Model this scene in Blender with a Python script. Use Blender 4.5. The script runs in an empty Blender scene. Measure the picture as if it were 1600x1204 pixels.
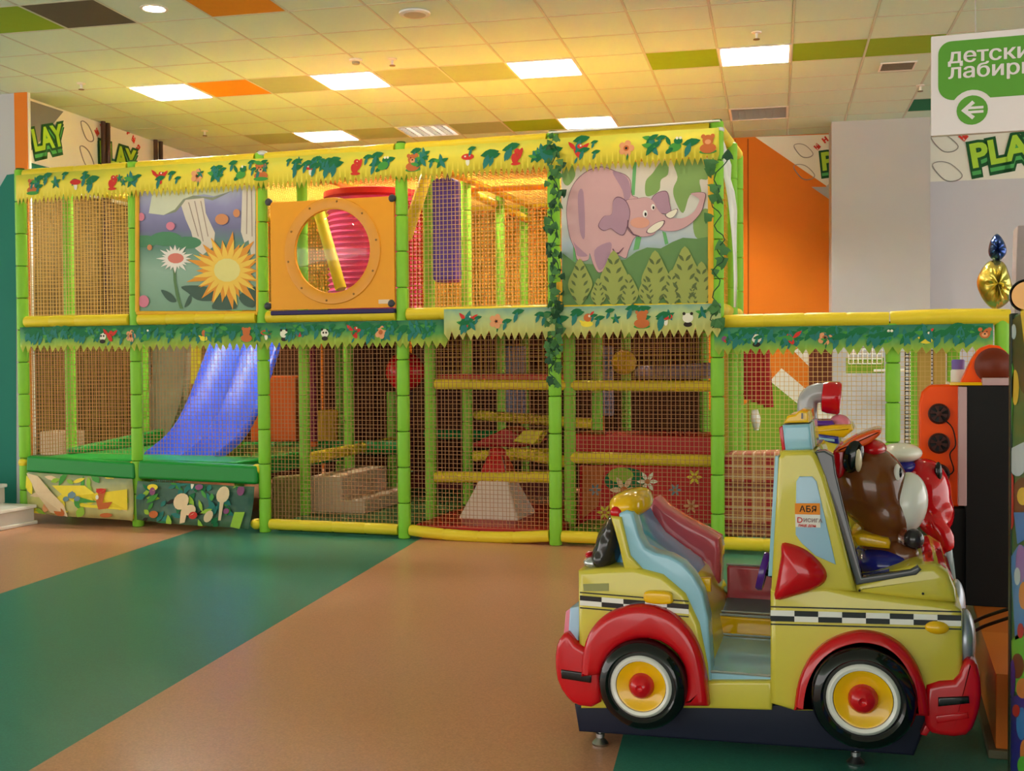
import bpy, bmesh, math, random
from mathutils import Vector, Matrix
random.seed(7)
S = bpy.context.scene
COL = S.collection

# ---------------------------------------------------------------- camera
F_PX, YAW, PITCH, ROLL, HC = 1809.37, 0.3148, -0.0232, -0.0069, 1.3784
_cy, _sy, _cp, _sp = math.cos(YAW), math.sin(YAW), math.cos(PITCH), math.sin(PITCH)
_R = Vector((_cy, _sy, 0)); FWD = Vector((-_sy * _cp, _cy * _cp, _sp)); _U = _R.cross(FWD)
RGT = math.cos(ROLL) * _R + math.sin(ROLL) * _U
UPV = math.cos(ROLL) * _U - math.sin(ROLL) * _R
CAM = Vector((0, 0, HC))
cd = bpy.data.cameras.new('camera'); cam = bpy.data.objects.new('camera', cd); COL.objects.link(cam)
cd.sensor_width = 36; cd.lens = F_PX / 1600 * 36; cd.clip_start = .05; cd.clip_end = 100
M = Matrix((RGT, UPV, -FWD)).transposed().to_4x4(); M.translation = CAM
cam.matrix_world = M
S.camera = cam

# ---------------------------------------------------------------- light level
w = bpy.data.worlds.new('world'); S.world = w; w.use_nodes = True
w.node_tree.nodes['Background'].inputs[0].default_value = (1.0, .96, .9, 1)
w.node_tree.nodes['Background'].inputs[1].default_value = .75
S.view_settings.view_transform = 'Standard'; S.view_settings.look = 'None'
S.view_settings.gamma = 1; S.view_settings.use_curve_mapping = False
S.view_settings.exposure = 2.05
S.cycles.use_denoising = True
S.cycles.max_bounces = 5; S.cycles.diffuse_bounces = 4; S.cycles.glossy_bounces = 2; S.cycles.use_adaptive_sampling = True; S.cycles.adaptive_threshold = .05
S.cycles.transparent_max_bounces = 8; S.cycles.caustics_reflective = False; S.cycles.caustics_refractive = False
TUBE_POWER = 205.0
SPOT_POWER = 60.0

# ---------------------------------------------------------------- helpers
def at(px, py, **k):
    d = FWD + RGT * ((px - 800) / F_PX) + UPV * ((602 - py) / F_PX)
    (a, v), = k.items(); i = 'xyz'.index(a)
    return CAM + d * ((v - CAM[i]) / d[i])
def lin(c):
    return tuple((x / 255 / 12.92 if x <= 10 else ((x / 255 + .055) / 1.055) ** 2.4) for x in c)
MATS = {}
def mat(name, rgb, rough=.5, var=.06, scale=12, bump=0., metal=0., emit=0., coat=0., spec=.25, alpha=1., bscale=None):
    if name in MATS: return MATS[name]
    m = bpy.data.materials.new(name); m.use_nodes = True; nt = m.node_tree
    b = nt.nodes['Principled BSDF']; c = lin(rgb)
    tc = nt.nodes.new('ShaderNodeTexCoord'); nz = nt.nodes.new('ShaderNodeTexNoise')
    nz.inputs['Scale'].default_value = scale; nz.inputs['Detail'].default_value = 3
    nt.links.new(tc.outputs['Object'], nz.inputs['Vector'])
    mx = nt.nodes.new('ShaderNodeMix'); mx.data_type = 'RGBA'
    mx.inputs[6].default_value = tuple(x * (1 - var) for x in c) + (1,)
    mx.inputs[7].default_value = tuple(min(1, x * (1 + var)) for x in c) + (1,)
    nt.links.new(nz.outputs['Fac'], mx.inputs[0]); nt.links.new(mx.outputs[2], b.inputs['Base Color'])
    b.inputs['Roughness'].default_value = rough; b.inputs['Metallic'].default_value = metal
    b.inputs['Specular IOR Level'].default_value = spec; b.inputs['Coat Weight'].default_value = coat
    b.inputs['Coat Roughness'].default_value = .08; b.inputs['Alpha'].default_value = alpha
    if emit:
        b.inputs['Emission Color'].default_value = c + (1,); b.inputs['Emission Strength'].default_value = emit
    if bump:
        n2 = nt.nodes.new('ShaderNodeTexNoise'); n2.inputs['Scale'].default_value = bscale or scale * 4
        nt.links.new(tc.outputs['Object'], n2.inputs['Vector'])
        bp = nt.nodes.new('ShaderNodeBump'); bp.inputs['Strength'].default_value = bump; bp.inputs['Distance'].default_value = .01
        nt.links.new(n2.outputs['Fac'], bp.inputs['Height']); nt.links.new(bp.outputs['Normal'], b.inputs['Normal'])
    MATS[name] = m
    return m
def gloss(name, rgb):            # gel-coated fibreglass
    return mat(name, rgb, rough=.07, var=.03, scale=5, coat=.0, bump=.03, bscale=9, spec=.5)
def ramp_mat(name, stops, axis=2, rough=.5, noise=.0, nscale=8, lo=0., hi=1.):
    """flat print whose colours run along one object axis between lo and hi"""
    m = bpy.data.materials.new(name); m.use_nodes = True; nt = m.node_tree; b = nt.nodes['Principled BSDF']
    tc = nt.nodes.new('ShaderNodeTexCoord'); sx = nt.nodes.new('ShaderNodeSeparateXYZ')
    nt.links.new(tc.outputs['Object'], sx.inputs[0])
    mr = nt.nodes.new('ShaderNodeMapRange'); mr.inputs[1].default_value = lo; mr.inputs[2].default_value = hi
    nt.links.new(sx.outputs[axis], mr.inputs[0])
    nz = nt.nodes.new('ShaderNodeTexNoise'); nz.inputs['Scale'].default_value = nscale
    nt.links.new(tc.outputs['Object'], nz.inputs['Vector'])
    ma = nt.nodes.new('ShaderNodeMath'); ma.operation = 'MULTIPLY_ADD'; ma.inputs[1].default_value = noise
    nt.links.new(nz.outputs['Fac'], ma.inputs[0]); nt.links.new(mr.outputs[0], ma.inputs[2])
    sb = nt.nodes.new('ShaderNodeMath'); sb.operation = 'SUBTRACT'; sb.inputs[1].default_value = noise / 2
    nt.links.new(ma.outputs[0], sb.inputs[0])
    cr = nt.nodes.new('ShaderNodeValToRGB'); els = cr.color_ramp.elements
    for i, (p, c) in enumerate(stops):
        e = els[i] if i < 2 else els.new(p)
        e.position = p; e.color = lin(c) + (1,)
    nt.links.new(sb.outputs[0], cr.inputs[0]); nt.links.new(cr.outputs[0], b.inputs['Base Color'])
    b.inputs['Roughness'].default_value = rough
    MATS[name] = m
    return m

class MB:
    def __init__(s): s.v = []; s.f = []; s.m = []
    def poly(s, pts, mi=0):
        n = len(s.v); s.v += [tuple(p) for p in pts]; s.f.append(tuple(range(n, n + len(pts)))); s.m.append(mi); return s
    def face(s, idx, mi=0): s.f.append(tuple(idx)); s.m.append(mi)
    def box(s, x0, x1, y0, y1, z0, z1, mi=0):
        n = len(s.v)
        s.v += [(x, y, z) for z in (z0, z1) for y in (y0, y1) for x in (x0, x1)]
        for q in ((0, 2, 3, 1), (4, 5, 7, 6), (0, 1, 5, 4), (2, 6, 7, 3), (0, 4, 6, 2), (1, 3, 7, 5)):
            s.face([n + i for i in q], mi)
        return s
    def prism(s, pts, vec, mi=0, mcap=None):
        n = len(s.v); k = len(pts); vec = Vector(vec)
        s.v += [tuple(p) for p in pts] + [tuple(Vector(p) + vec) for p in pts]
        s.face(range(n, n + k), mi if mcap is None else mcap); s.face(range(n + 2 * k - 1, n + k - 1, -1), mi)
        for i in range(k):
            j = (i + 1) % k; s.face((n + i, n + k + i, n + k + j, n + j), mi)
        return s
    def rslab(s, pts, y1, r, mi=0, seg=4):
        """outline standing in a plane of constant y, carried back to y1, all rims rounded by r"""
        pts = [Vector(p) for p in pts]; y0 = pts[0].y; n = len(pts); d = y1 - y0; sg = 1 if d > 0 else -1; r = min(r, abs(d) * .48)
        A = sum(pts[i].x * pts[(i + 1) % n].z - pts[(i + 1) % n].x * pts[i].z for i in range(n)); o = 1 if A > 0 else -1; nr = []
        for i in range(n):
            e1 = pts[i] - pts[i - 1]; e2 = pts[(i + 1) % n] - pts[i]; n1 = Vector((-e1.z, 0, e1.x)) * o; n2 = Vector((-e2.z, 0, e2.x)) * o
            n1 = n1.normalized() if n1.length > 1e-9 else Vector(); n2 = n2.normalized() if n2.length > 1e-9 else n1
            m = n1 + n2; m = m.normalized() if m.length > 1e-6 else n1; nr.append(m / max(.55, m.dot(n2)))
        rings = [(r * (1 - math.sin(math.pi / 2 * k / seg)), y0 + sg * r * (1 - math.cos(math.pi / 2 * k / seg))) for k in range(seg + 1)]
        rings += [(a, y1 - (b - y0)) for a, b in reversed(rings)]
        base = len(s.v)
        for a, yy in rings: s.v += [(p.x + q.x * a, yy, p.z + q.z * a) for p, q in zip(pts, nr)]
        for i in range(len(rings) - 1):
            for k in range(n): s.face((base + i * n + k, base + i * n + (k + 1) % n, base + (i + 1) * n + (k + 1) % n, base + (i + 1) * n + k), mi)
        s.face(range(base, base + n), mi); L = len(rings); s.face(range(base + (L - 1) * n, base + L * n), mi)
        return s
    def tube(s, path, rad, n=12, mi=0, caps=True):
        path = [Vector(p) for p in path]; L = len(path)
        rs = rad if isinstance(rad, (list, tuple)) else [rad] * L
        t0 = (path[1] - path[0]).normalized(); a = t0.orthogonal().normalized(); base = len(s.v)
        for i, p in enumerate(path):
            t = (path[min(i + 1, L - 1)] - path[max(i - 1, 0)])
            if t.length < 1e-9: t = t0
            t = t.normalized(); a = (a - t * a.dot(t))
            a = a.normalized() if a.length > 1e-6 else t.orthogonal().normalized(); b = t.cross(a)
            for k in range(n):
                an = 2 * math.pi * k / n
                s.v.append(tuple(p + (a * math.cos(an) + b * math.sin(an)) * rs[i]))
        for i in range(L - 1):
            for k in range(n):
                k2 = (k + 1) % n
                s.face((base + i * n + k, base + i * n + k2, base + (i + 1) * n + k2, base + (i + 1) * n + k), mi)
        if caps:
            s.face(range(base + n - 1, base - 1, -1), mi); s.face(range(base + (L - 1) * n, base + L * n), mi)
        return s
    def lathe(s, c, axis, prof, n=24, mi=0, mis=None, ring=False):
        if ring: prof = list(prof) + [prof[0]]
        c = Vector(c); ax = Vector(axis).normalized(); a = ax.orthogonal().normalized(); b = ax.cross(a); base = len(s.v)
        for r, h in prof:
            for k in range(n):
                an = 2 * math.pi * k / n
                s.v.append(tuple(c + ax * h + (a * math.cos(an) + b * math.sin(an)) * max(r, 1e-4)))
        for i in range(len(prof) - 1):
            for k in range(n):
                k2 = (k + 1) % n
                s.face((base + i * n + k, base + i * n + k2, base + (i + 1) * n + k2, base + (i + 1) * n + k), mis[i] if mis else mi)
        if ring: return s
        s.face(range(base + n - 1, base - 1, -1), mis[0] if mis else mi)
        L = len(prof); s.face(range(base + (L - 1) * n, base + L * n), mis[-1] if mis else mi)
        return s
    def ell(s, c, r, mi=0, nu=20, nv=12, rot=None, sq=1.):
        c = Vector(c); base = len(s.v); q = lambda x: math.copysign(abs(x) ** sq, x)
        for i in range(nv + 1):
            ph = -math.pi / 2 + math.pi * i / nv
            for k in range(nu):
                th = 2 * math.pi * k / nu
                p = Vector((r[0] * q(math.cos(ph)) * q(math.cos(th)), r[1] * q(math.cos(ph)) * q(math.sin(th)), r[2] * q(math.sin(ph))))
                if rot: p = rot @ p
                s.v.append(tuple(c + p))
        for i in range(nv):
            for k in range(nu):
                k2 = (k + 1) % nu
                s.face((base + i * nu + k, base + i * nu + k2, base + (i + 1) * nu + k2, base + (i + 1) * nu + k), mi)
        return s
    def mesh(s, name, mats, smooth=False):
        me = bpy.data.meshes.new(name); me.from_pydata(s.v, [], s.f)
        for m in mats: me.materials.append(m)
        me.polygons.foreach_set('material_index', s.m)
        bm = bmesh.new(); bm.from_mesh(me); bmesh.ops.remove_doubles(bm, verts=bm.verts, dist=1e-5)
        bmesh.ops.recalc_face_normals(bm, faces=bm.faces); bm.to_mesh(me); bm.free()
        if smooth:
            me.polygons.foreach_set('use_smooth', [True] * len(me.polygons))
            me.set_sharp_from_angle(angle=math.radians(50))
        me.update()
        return me
def tag(o, label=None, cat=None, group=None, kind=None):
    for k, v in (('label', label), ('category', cat), ('group', group), ('kind', kind)):
        if v: o[k] = v
    return o
def build(mb, name, mats, parent=None, smooth=True, bevel=0, seg=3, label=None, cat=None, group=None, kind=None, subsurf=0, remesh=0):
    if not isinstance(mats, (list, tuple)): mats = [mats]
    loc = Vector((0, 0, 0))
    if parent is None:
        xs, ys, zs = zip(*mb.v); loc = Vector(((min(xs) + max(xs)) / 2, (min(ys) + max(ys)) / 2, min(zs)))
        mb.v = [tuple(Vector(p) - loc) for p in mb.v]
    o = bpy.data.objects.new(name, mb.mesh(name, mats, smooth)); COL.objects.link(o); o.location = loc
    if parent is not None: attach(o, parent)
    if remesh:
        r = o.modifiers.new('r', 'REMESH'); r.mode = 'VOXEL'; r.voxel_size = remesh; r.use_smooth_shade = True
        sm = o.modifiers.new('s', 'SMOOTH'); sm.factor = .5; sm.iterations = 8
    if bevel:
        b = o.modifiers.new('b', 'BEVEL'); b.width = bevel; b.segments = seg; b.limit_method = 'ANGLE'
        b.angle_limit = math.radians(35); b.harden_normals = True; b.use_clamp_overlap = True
        o.data.polygons.foreach_set('use_smooth', [True] * len(o.data.polygons))
    if subsurf:
        u = o.modifiers.new('u', 'SUBSURF'); u.levels = subsurf; u.render_levels = subsurf
    return tag(o, label, cat, group, kind)
def wmat(o):
    m = Matrix.LocRotScale(o.location, o.rotation_euler, o.scale)
    return wmat(o.parent) @ o.matrix_parent_inverse @ m if o.parent else m
def attach(o, parent):
    o.parent = parent; o.matrix_parent_inverse = wmat(parent).inverted()
def thing(name, label, cat, loc=(0, 0, 0), group=None, kind=None):
    o = bpy.data.objects.new(name, None); COL.objects.link(o); o.location = loc; o.empty_display_size = .1
    return tag(o, label, cat, group, kind)
def inst(me, name, loc, parent=None, rot=None, scale=None, **k):
    o = bpy.data.objects.new(name, me); COL.objects.link(o); o.location = loc
    if rot: o.rotation_euler = rot
    if scale: o.scale = scale
    if parent is not None: attach(o, parent)
    return tag(o, **k)
def cr(pts, n=5, closed=True):
    pts = [Vector(p) for p in pts]; L = len(pts); out = []
    for i in range(L if closed else L - 1):
        g = (lambda j: pts[j % L]) if closed else (lambda j: pts[max(0, min(L - 1, j))])
        p0, p1, p2, p3 = g(i - 1), g(i), g(i + 1), g(i + 2)
        for k in range(n):
            t = k / n
            out.append(.5 * ((2 * p1) + (p2 - p0) * t + (2 * p0 - 5 * p1 + 4 * p2 - p3) * t * t + (3 * p1 - p0 - 3 * p2 + p3) * t ** 3))
    if not closed: out.append(pts[-1])
    return out
def pxs(pts, y, n=0, closed=True):
    """photo pixels -> points standing on the plane at depth y"""
    q = [at(a, b, y=y) for a, b in pts]
    return cr(q, n, closed) if n else q
def Z(ox, oy, s, pts): return [(ox + a / s, oy + b / s) for a, b in pts]
def text_mesh(body, size, ext=0., spacing=1., bold=0., shear=0.):
    c = bpy.data.curves.new('t', 'FONT'); c.body = body; c.size = size; c.extrude = ext; c.offset = bold; c.shear = shear
    c.space_character = spacing; c.resolution_u = 3
    o = bpy.data.objects.new('t', c); COL.objects.link(o)
    me = bpy.data.meshes.new_from_object(o.evaluated_get(bpy.context.evaluated_depsgraph_get()))
    bpy.data.objects.remove(o); bpy.data.curves.remove(c)
    return me
def ring_pts(c, r, n=24, rx=None):
    return [(c[0] + (rx or r) * math.cos(2 * math.pi * k / n), c[1] + r * math.sin(2 * math.pi * k / n)) for k in range(n)]

# ---------------------------------------------------------------- materials
M_green = mat('foam_green', (132, 196, 52), .42, .05, 6, .03)
M_yel = mat('foam_yellow', (226, 200, 46), .42, .06, 6, .03)
M_groove = mat('foam_joint', (60, 95, 30), .8)
M_net = mat('net_cord', (214, 176, 110), .8, .05)
M_netd = mat('net_cord_ochre', (196, 152, 54), .8, .05)
M_steel = mat('steel', (190, 190, 190), .3, .03, metal=1)
M_black = mat('black_plastic', (16, 16, 16), .5)
M_white = mat('white_paint', (228, 224, 216), .6, .02)

# ================================================================ THE ROOM
GA = .0912                                  # walls and ceiling grid stand at this angle to the play frame
RG = Matrix.Rotation(GA, 4, 'Z'); RGI = RG.inverted()
def groom(o): o.location = RG @ o.location; o.rotation_euler.z += GA; return o
def at_g(px, py, **k):
    d = RGI @ (FWD + RGT * ((px - 800) / F_PX) + UPV * ((602 - py) / F_PX))
    (a, v), = k.items(); i = 'xyz'.index(a); c = RGI @ CAM
    return c + d * ((v - c[i]) / d[i])
CZ = 3.918
M_lino_o = mat('lino_orange', (202, 146, 112), .3, .32, 130, .04, bscale=260)
M_lino_g = mat('lino_green', (62, 132, 114), .3, .32, 130, .04, bscale=260)
mb = MB()
edge = lambda k, y: -2.76 - .132 * (y - 3.177) + 1.96 * k
for k in range(-6, 7):
    y0, y1 = -7., 17.
    mb.prism([(edge(k, y0), y0, 0), (edge(k + 1, y0), y0, 0), (edge(k + 1, y1), y1, 0), (edge(k, y1), y1, 0)], (0, 0, -.05), 0 if k % 2 == 0 else 1)
o = build(mb, 'floor', [M_lino_o, M_lino_g], smooth=False, kind='structure')

# ceiling: bars, tiles, fixtures
M_tile = mat('ceiling_tile', (206, 226, 212), .9, .03, 30, .1, bscale=300)
M_bar = mat('ceiling_bar', (196, 200, 186), .6)
T_col = {'green': mat('tile_green', (140, 172, 40), .85), 'olive': mat('tile_olive', (164, 176, 140), .85), 'orange': mat('tile_orange', (216, 142, 34), .85),
         'gray': mat('tile_gray', (92, 86, 76), .85), 'dgreen': mat('tile_dark_green', (26, 110, 76), .85)}
GX, GY, T = .1373, 9.7341, .6
mb = MB(); CR = range(-15, 7); RR = range(-6, 7)
for c in list(CR) + [CR[-1] + 1]:
    x = GX + T * c; mb.box(x - .009, x + .009, GY + T * RR[0], GY + T * (RR[-1] + 1), CZ - .001, CZ + .03)
for r in list(RR) + [RR[-1] + 1]:
    y = GY + T * r; mb.box(GX + T * CR[0], GX + T * (CR[-1] + 1), y - .009, y + .009, CZ - .0012, CZ + .03)
mb.box(-16, 10, -9, 15, CZ + .2, CZ + .26, 1)
mb.box(-16, 10, -9, GY + T * RR[0] - .01, CZ, CZ + .02, 1)
mb.box(-16, GX + T * CR[0] - .01, GY + T * RR[0], 15, CZ, CZ + .02, 1)
mb.box(GX + T * (CR[-1] + 1) + .01, 10, GY + T * RR[0], 15, CZ, CZ + .02, 1)
ceil = build(mb, 'ceiling', [M_bar, M_tile], smooth=False, kind='structure'); groom(ceil)
LIGHTS = {(-1, 0): 1, (-4, 0): 1, (-7, 0): 1, (-10, 0): 1, (-9, 4): 1, (-7, 4): .12, (-4, 4): 1, (-1, 4): 0}
PAINT = {(-2, 0): 'green', (0, 0): 'green', (1, 0): 'green', (-8, 0): 'olive', (-6, 0): 'olive', (-5, 0): 'olive', (-9, 0): 'orange', (-5, 4): 'green',
         (-6, 4): 'olive', (-8, 4): 'olive', (-10, 4): 'olive', (2, 4): 'dgreen', (-9, -4): 'gray', (-10, -4): 'green', (-7, -4): 'orange'}
tmes = {}
for nm, m in [('plain', M_tile)] + list(T_col.items()):
    tmes[nm] = MB().box(-.289, .289, -.289, .289, 0, .016).mesh('ceiling_tile', [m])
for c in CR:
    for r in RR:
        if (c, r) in LIGHTS or (r >= 0 and c < -13): continue
        o = bpy.data.objects.new('ceiling_tile', tmes[PAINT.get((c, r), 'plain')]); COL.objects.link(o)
        o.location = RG @ Vector((GX + T * (c + .5), GY + T * (r + .5), CZ + .001)); o.rotation_euler.z = GA
        attach(o, ceil)
M_tube = mat('tube_lit', (255, 250, 240), .5, 0, emit=TUBE_POWER)
M_tube_dim = mat('tube_dim', (255, 240, 226), .5, 0, emit=2.0)
M_tube_off = mat('tube_off', (200, 205, 195), .4, 0)
M_refl = mat('reflector', (205, 205, 200), .35, .02, metal=.6)
def light_meshes(tm):
    fr = MB()
    for a, b, c, d in ((-.298, .298, -.298, -.28), (-.298, .298, .28, .298), (-.298, -.28, -.28, .28), (.28, .298, -.28, .28)): fr.box(a, b, c, d, -.006, .03)
    rf = MB().box(-.28, .28, -.28, .28, .075, .08)
    for a, b, c, d in ((-.28, .28, -.281, -.276), (-.28, .28, .276, .281), (-.281, -.276, -.28, .28), (.276, .281, -.28, .28)): rf.box(a, b, c, d, 0, .075)
    tb = MB().poly([(-.013, -.27, 0), (-.008, -.27, -.012), (-.008, .27, -.012), (-.013, .27, 0)]).poly([(-.008, -.27, -.012), (.008, -.27, -.012), (.008, .27, -.012), (-.008, .27, -.012)]).poly([(.008, -.27, -.012), (.013, -.27, 0), (.013, .27, 0), (.008, .27, -.012)]).poly([(-.013, -.27, 0), (-.013, .27, 0), (.013, .27, 0), (.013, -.27, 0)])
    lv = MB()
    for k in range(1, 8): lv.box(-.28, .28, -.28 + .07 * k - .0008, -.28 + .07 * k + .0008, 0, .028)
    for k in range(1, 8): lv.box(-.28 + .07 * k - .0008, -.28 + .07 * k + .0008, -.28, .28, 0, .028)
    return fr.mesh('frame', [M_white]), rf.mesh('reflector', [M_refl]), tb.mesh('tube', [tm], True), lv.mesh('louvre', [M_refl])
LM = {1: light_meshes(M_tube), .12: light_meshes(M_tube_dim), 0: light_meshes(M_tube_off)}
def ceiling_light(c, r, lvl, label, group):
    t = thing('ceiling_light', label, 'ceiling light', RG @ Vector((GX + T * (c + .5), GY + T * (r + .5), CZ)), group); t.rotation_euler.z = GA
    fr, rf, tb, lv = LM[lvl]
    for me, nm in ((fr, 'frame'), (rf, 'reflector'), (lv, 'louvre')):
        o = bpy.data.objects.new(nm, me); COL.objects.link(o); o.parent = t
        if nm == 'louvre': o['kind'] = 'stuff'
    for k in range(4):
        o = bpy.data.objects.new('tube', tb); COL.objects.link(o); o.parent = t; o.location = (-.21 + .14 * k, 0, .05)
LL = {(-1, 0): 'lit square louvre light between two bright green ceiling tiles', (-4, 0): 'fully lit square louvre light above the purple punch bag bay',
      (-7, 0): 'fully lit square louvre light between pale olive tiles', (-10, 0): 'lit square louvre light left of the orange ceiling tile',
      (-9, 4): 'lit louvre light in rear row, left end, above flower picture', (-7, 4): 'dim speckled louvre light in rear ceiling row above round window',
      (-4, 4): 'lit louvre light in rear row right of a green tile', (-1, 4): 'unlit louvre light in rear row near the grey column'}
for (c, r), lv in LIGHTS.items(): ceiling_light(c, r, lv, LL[c, r], 'square louvre lights in the ceiling')
for r in (-8, -12, -16, -20):
    for c in (-13, -10, -7, -4, -1, 2, 5):
        ceiling_light(c, r, 1, 'square louvre light in the ceiling nearer the entrance', 'louvre lights outside the view')
for r in (0, -4):
    for c in (2, 5): ceiling_light(c, r, 1, 'square louvre light in the ceiling nearer the entrance', 'louvre lights outside the view') if r else None
# recessed downlights, round speaker, sprinklers, detector, vent
M_bulb = mat('bulb', (255, 232, 200), .4, 0, emit=SPOT_POWER)
def downlight(c, r, label):
    p = RG @ Vector((GX + T * (c + .5), GY + T * (r + .5), CZ))
    t = thing('downlight', label, 'downlight', p, 'round halogen downlights')
    build(MB().lathe(p, (0, 0, -1), [(.07, -.03), (.1, -.002), (.1, .004), (.08, .006), (.07, -.002)], 20, ring=True), 'trim_ring', M_white, t)
    build(MB().lathe(p, (0, 0, -1), [(.069, -.01), (.066, .002), (.03, .006)], 16), 'bulb', M_bulb, t)
downlight(-8, -4, 'glowing round halogen downlight beside the dark grey ceiling tile')
downlight(-5, -4, 'glowing round downlight just above the round ceiling speaker')
downlight(-2, -4, 'round downlight in the ceiling right of the speaker, out of view'); downlight(1, -4, 'round downlight in the ceiling nearest the hanging sign')
p = at(648, 20, z=CZ - .002)
t = thing('ceiling_speaker', 'flat round white speaker set in the ceiling', 'speaker', p)
build(MB().lathe(p, (0, 0, -1), [(.115, 0), (.115, .012), (.1, .018)], 28), 'rim', M_white, t)
build(MB().lathe(p, (0, 0, -1), [(.098, .016), (.05, .022), (.01, .023)], 28), 'grille', mat('grille', (190, 180, 160), .8), t)
SPK = [((127, 133), 'above the white wall left'), ((320, 207), 'over the flower picture bay'), ((613, 95), 'beside the flat round detector'),
       ((1182, 53), 'just before the light between green tiles'), ((1438, 136), 'near the hanging sign edge')]
for (a, b), l in SPK:
    p = at(a, b - 3, z=CZ - .002); t = thing('sprinkler', 'small ceiling sprinkler head ' + l, 'sprinkler', p, 'ceiling sprinklers')
    build(MB().lathe(p, (0, 0, -1), [(.04, 0), (.038, .008), (.012, .012), (.01, .05)], 14), 'escutcheon', M_white, t)
    build(MB().lathe(p, (0, 0, -1), [(.008, .05), (.026, .055), (.026, .06)], 12), 'deflector', mat('brass', (120, 105, 80), .4, metal=.8), t)
p = at(556, 93, z=CZ - .002)
t = thing('smoke_detector', 'flat round detector on ceiling above lit louvre light', 'detector', p)
build(MB().lathe(p, (0, 0, -1), [(.055, 0), (.055, .015), (.04, .02)], 20), 'base', M_white, t); build(MB().lathe(p, (0, 0, -1), [(.036, .018), (.03, .04), (.01, .045)], 20), 'sensor', mat('sensor', (150, 145, 130), .6), t)
p = RGI @ at(1402, 103, z=CZ - .001)
t = thing('ceiling_vent', 'small rectangular ceiling vent behind the green tiles', 'vent', RG @ p); t.rotation_euler.z = GA
def child_local(mb, name, m, par, **k):
    o = bpy.data.objects.new(name, mb.mesh(name, m if isinstance(m, list) else [m])); COL.objects.link(o); o.parent = par; return tag(o, **k)
fr = MB(); [fr.box(*q) for q in ((-.15, .15, -.15, -.135, -.01, 0), (-.15, .15, .135, .15, -.01, 0), (-.15, -.135, -.135, .135, -.01, 0), (.135, .15, -.135, .135, -.01, 0))]
child_local(fr, 'frame', M_white, t)
for k in range(6): child_local(MB().box(-.135, .135, -.12 + .045 * k, -.1 + .045 * k, -.008, 0), 'slat', mat('vent_slat', (120, 112, 95), .6), t)

# walls
M_or = mat('wall_orange', (222, 120, 22), .6, .05, 2)
M_wh = mat('wall_white', (232, 228, 216), .7, .02, 3)
M_gr = mat('wall_grey', (186, 184, 184), .7, .03, 3)
M_dg = mat('wall_dark_grey', (128, 128, 128), .7, .03, 3)
M_tl = mat('wall_teal', (24, 118, 100), .6, .05, 3)
M_wg = mat('wall_green', (120, 158, 40), .6, .05, 3)
M_lilac = mat('wall_lilac', (200, 197, 205), .7, .02, 3)
YB = 13.73; XL = -7.0
def wall_poly(mb, pts, th, mi):   # painted patch with 3 mm of its own depth
    mb.prism(pts, th, mi)
gp = lambda pts, **k: [at_g(a, b, **k) for a, b in pts]
mb = MB().box(XL - .2, 1.7, YB, YB + .2, 0, CZ, 0)
wb = build(mb, 'wall_back', [M_or], smooth=False, kind='structure'); groom(wb)
def patch(par, name, pts, vec, m):
    o = bpy.data.objects.new(name, MB().prism(pts, vec).mesh(name, [m])); COL.objects.link(o); o.rotation_euler.z = GA; attach(o, par)
patch(wb, 'painted_patch', gp([(1180, 214), (1320, 209), (1320, 310)], y=YB), (0, -.003, 0), M_wh)
patch(wb, 'painted_patch', gp([(1268, 292), (1290, 292), (1320, 262), (1320, 328)], y=YB), (0, -.004, 0), M_gr)
patch(wb, 'painted_patch', gp([(1060, 640), (1155, 639), (1196, 604), (1205, 593), (1252, 633), (1310, 685), (1310, 860), (1060, 860)], y=YB), (0, -.003, 0), M_wg)
patch(wb, 'painted_patch', gp([(1203, 595), (1221, 575), (1267, 614), (1320, 660), (1320, 692), (1252, 635)], y=YB), (0, -.005, 0), M_wh)
patch(wb, 'painted_patch', gp([(1240, 548), (1254, 540), (1280, 568), (1272, 580)], y=YB), (0, -.004, 0), M_wh)
for a in (1149, 1169):            # thin vertical seams in the orange panelling
    q = at_g(a, 400, y=YB); patch(wb, 'panel_seam', [(q.x - .006, YB, .2), (q.x + .006, YB, .2), (q.x + .006, YB, 3.9), (q.x - .006, YB, 3.9)], (0, -.006, 0), mat('seam', (150, 74, 14), .7))
col_o = build(MB().box(.6, 1.615, 13.07, YB + .1, 0, CZ), 'wall_column', [M_gr], smooth=False, kind='structure'); groom(col_o)
zb = at_g(1450, 284, y=13.55).z
mb = MB().box(1.6, 8.5, 13.55, 13.75, 0, zb, 0).box(1.6, 8.5, 13.55, 13.75, zb, CZ, 1)
wr = build(mb, 'wall_right', [M_lilac, M_wh], smooth=False, kind='structure'); groom(wr)
zl = at_g(60, 262, x=XL).z
mb = MB().box(XL - .2, XL, 9.73, YB + .1, 0, 3.1, 1).box(XL - .2, XL, 9.73, YB + .1, 3.1, CZ, 0)
wl = build(mb, 'wall_left', [M_wh, mat('wall_ochre', (98, 76, 34), .7)], smooth=False, kind='structure'); groom(wl)
zz = lambda pts: Z(0, 130, 6.019, pts)
patch(wl, 'painted_patch', gp(zz([(260, 157), (595, 266), (450, 440), (340, 590), (260, 660)]), x=XL), (.003, 0, 0), M_dg)
patch(wl, 'painted_patch', gp(zz([(255, 738), (520, 808), (520, 900), (255, 900)]), x=XL), (.003, 0, 0), M_tl)
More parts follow.
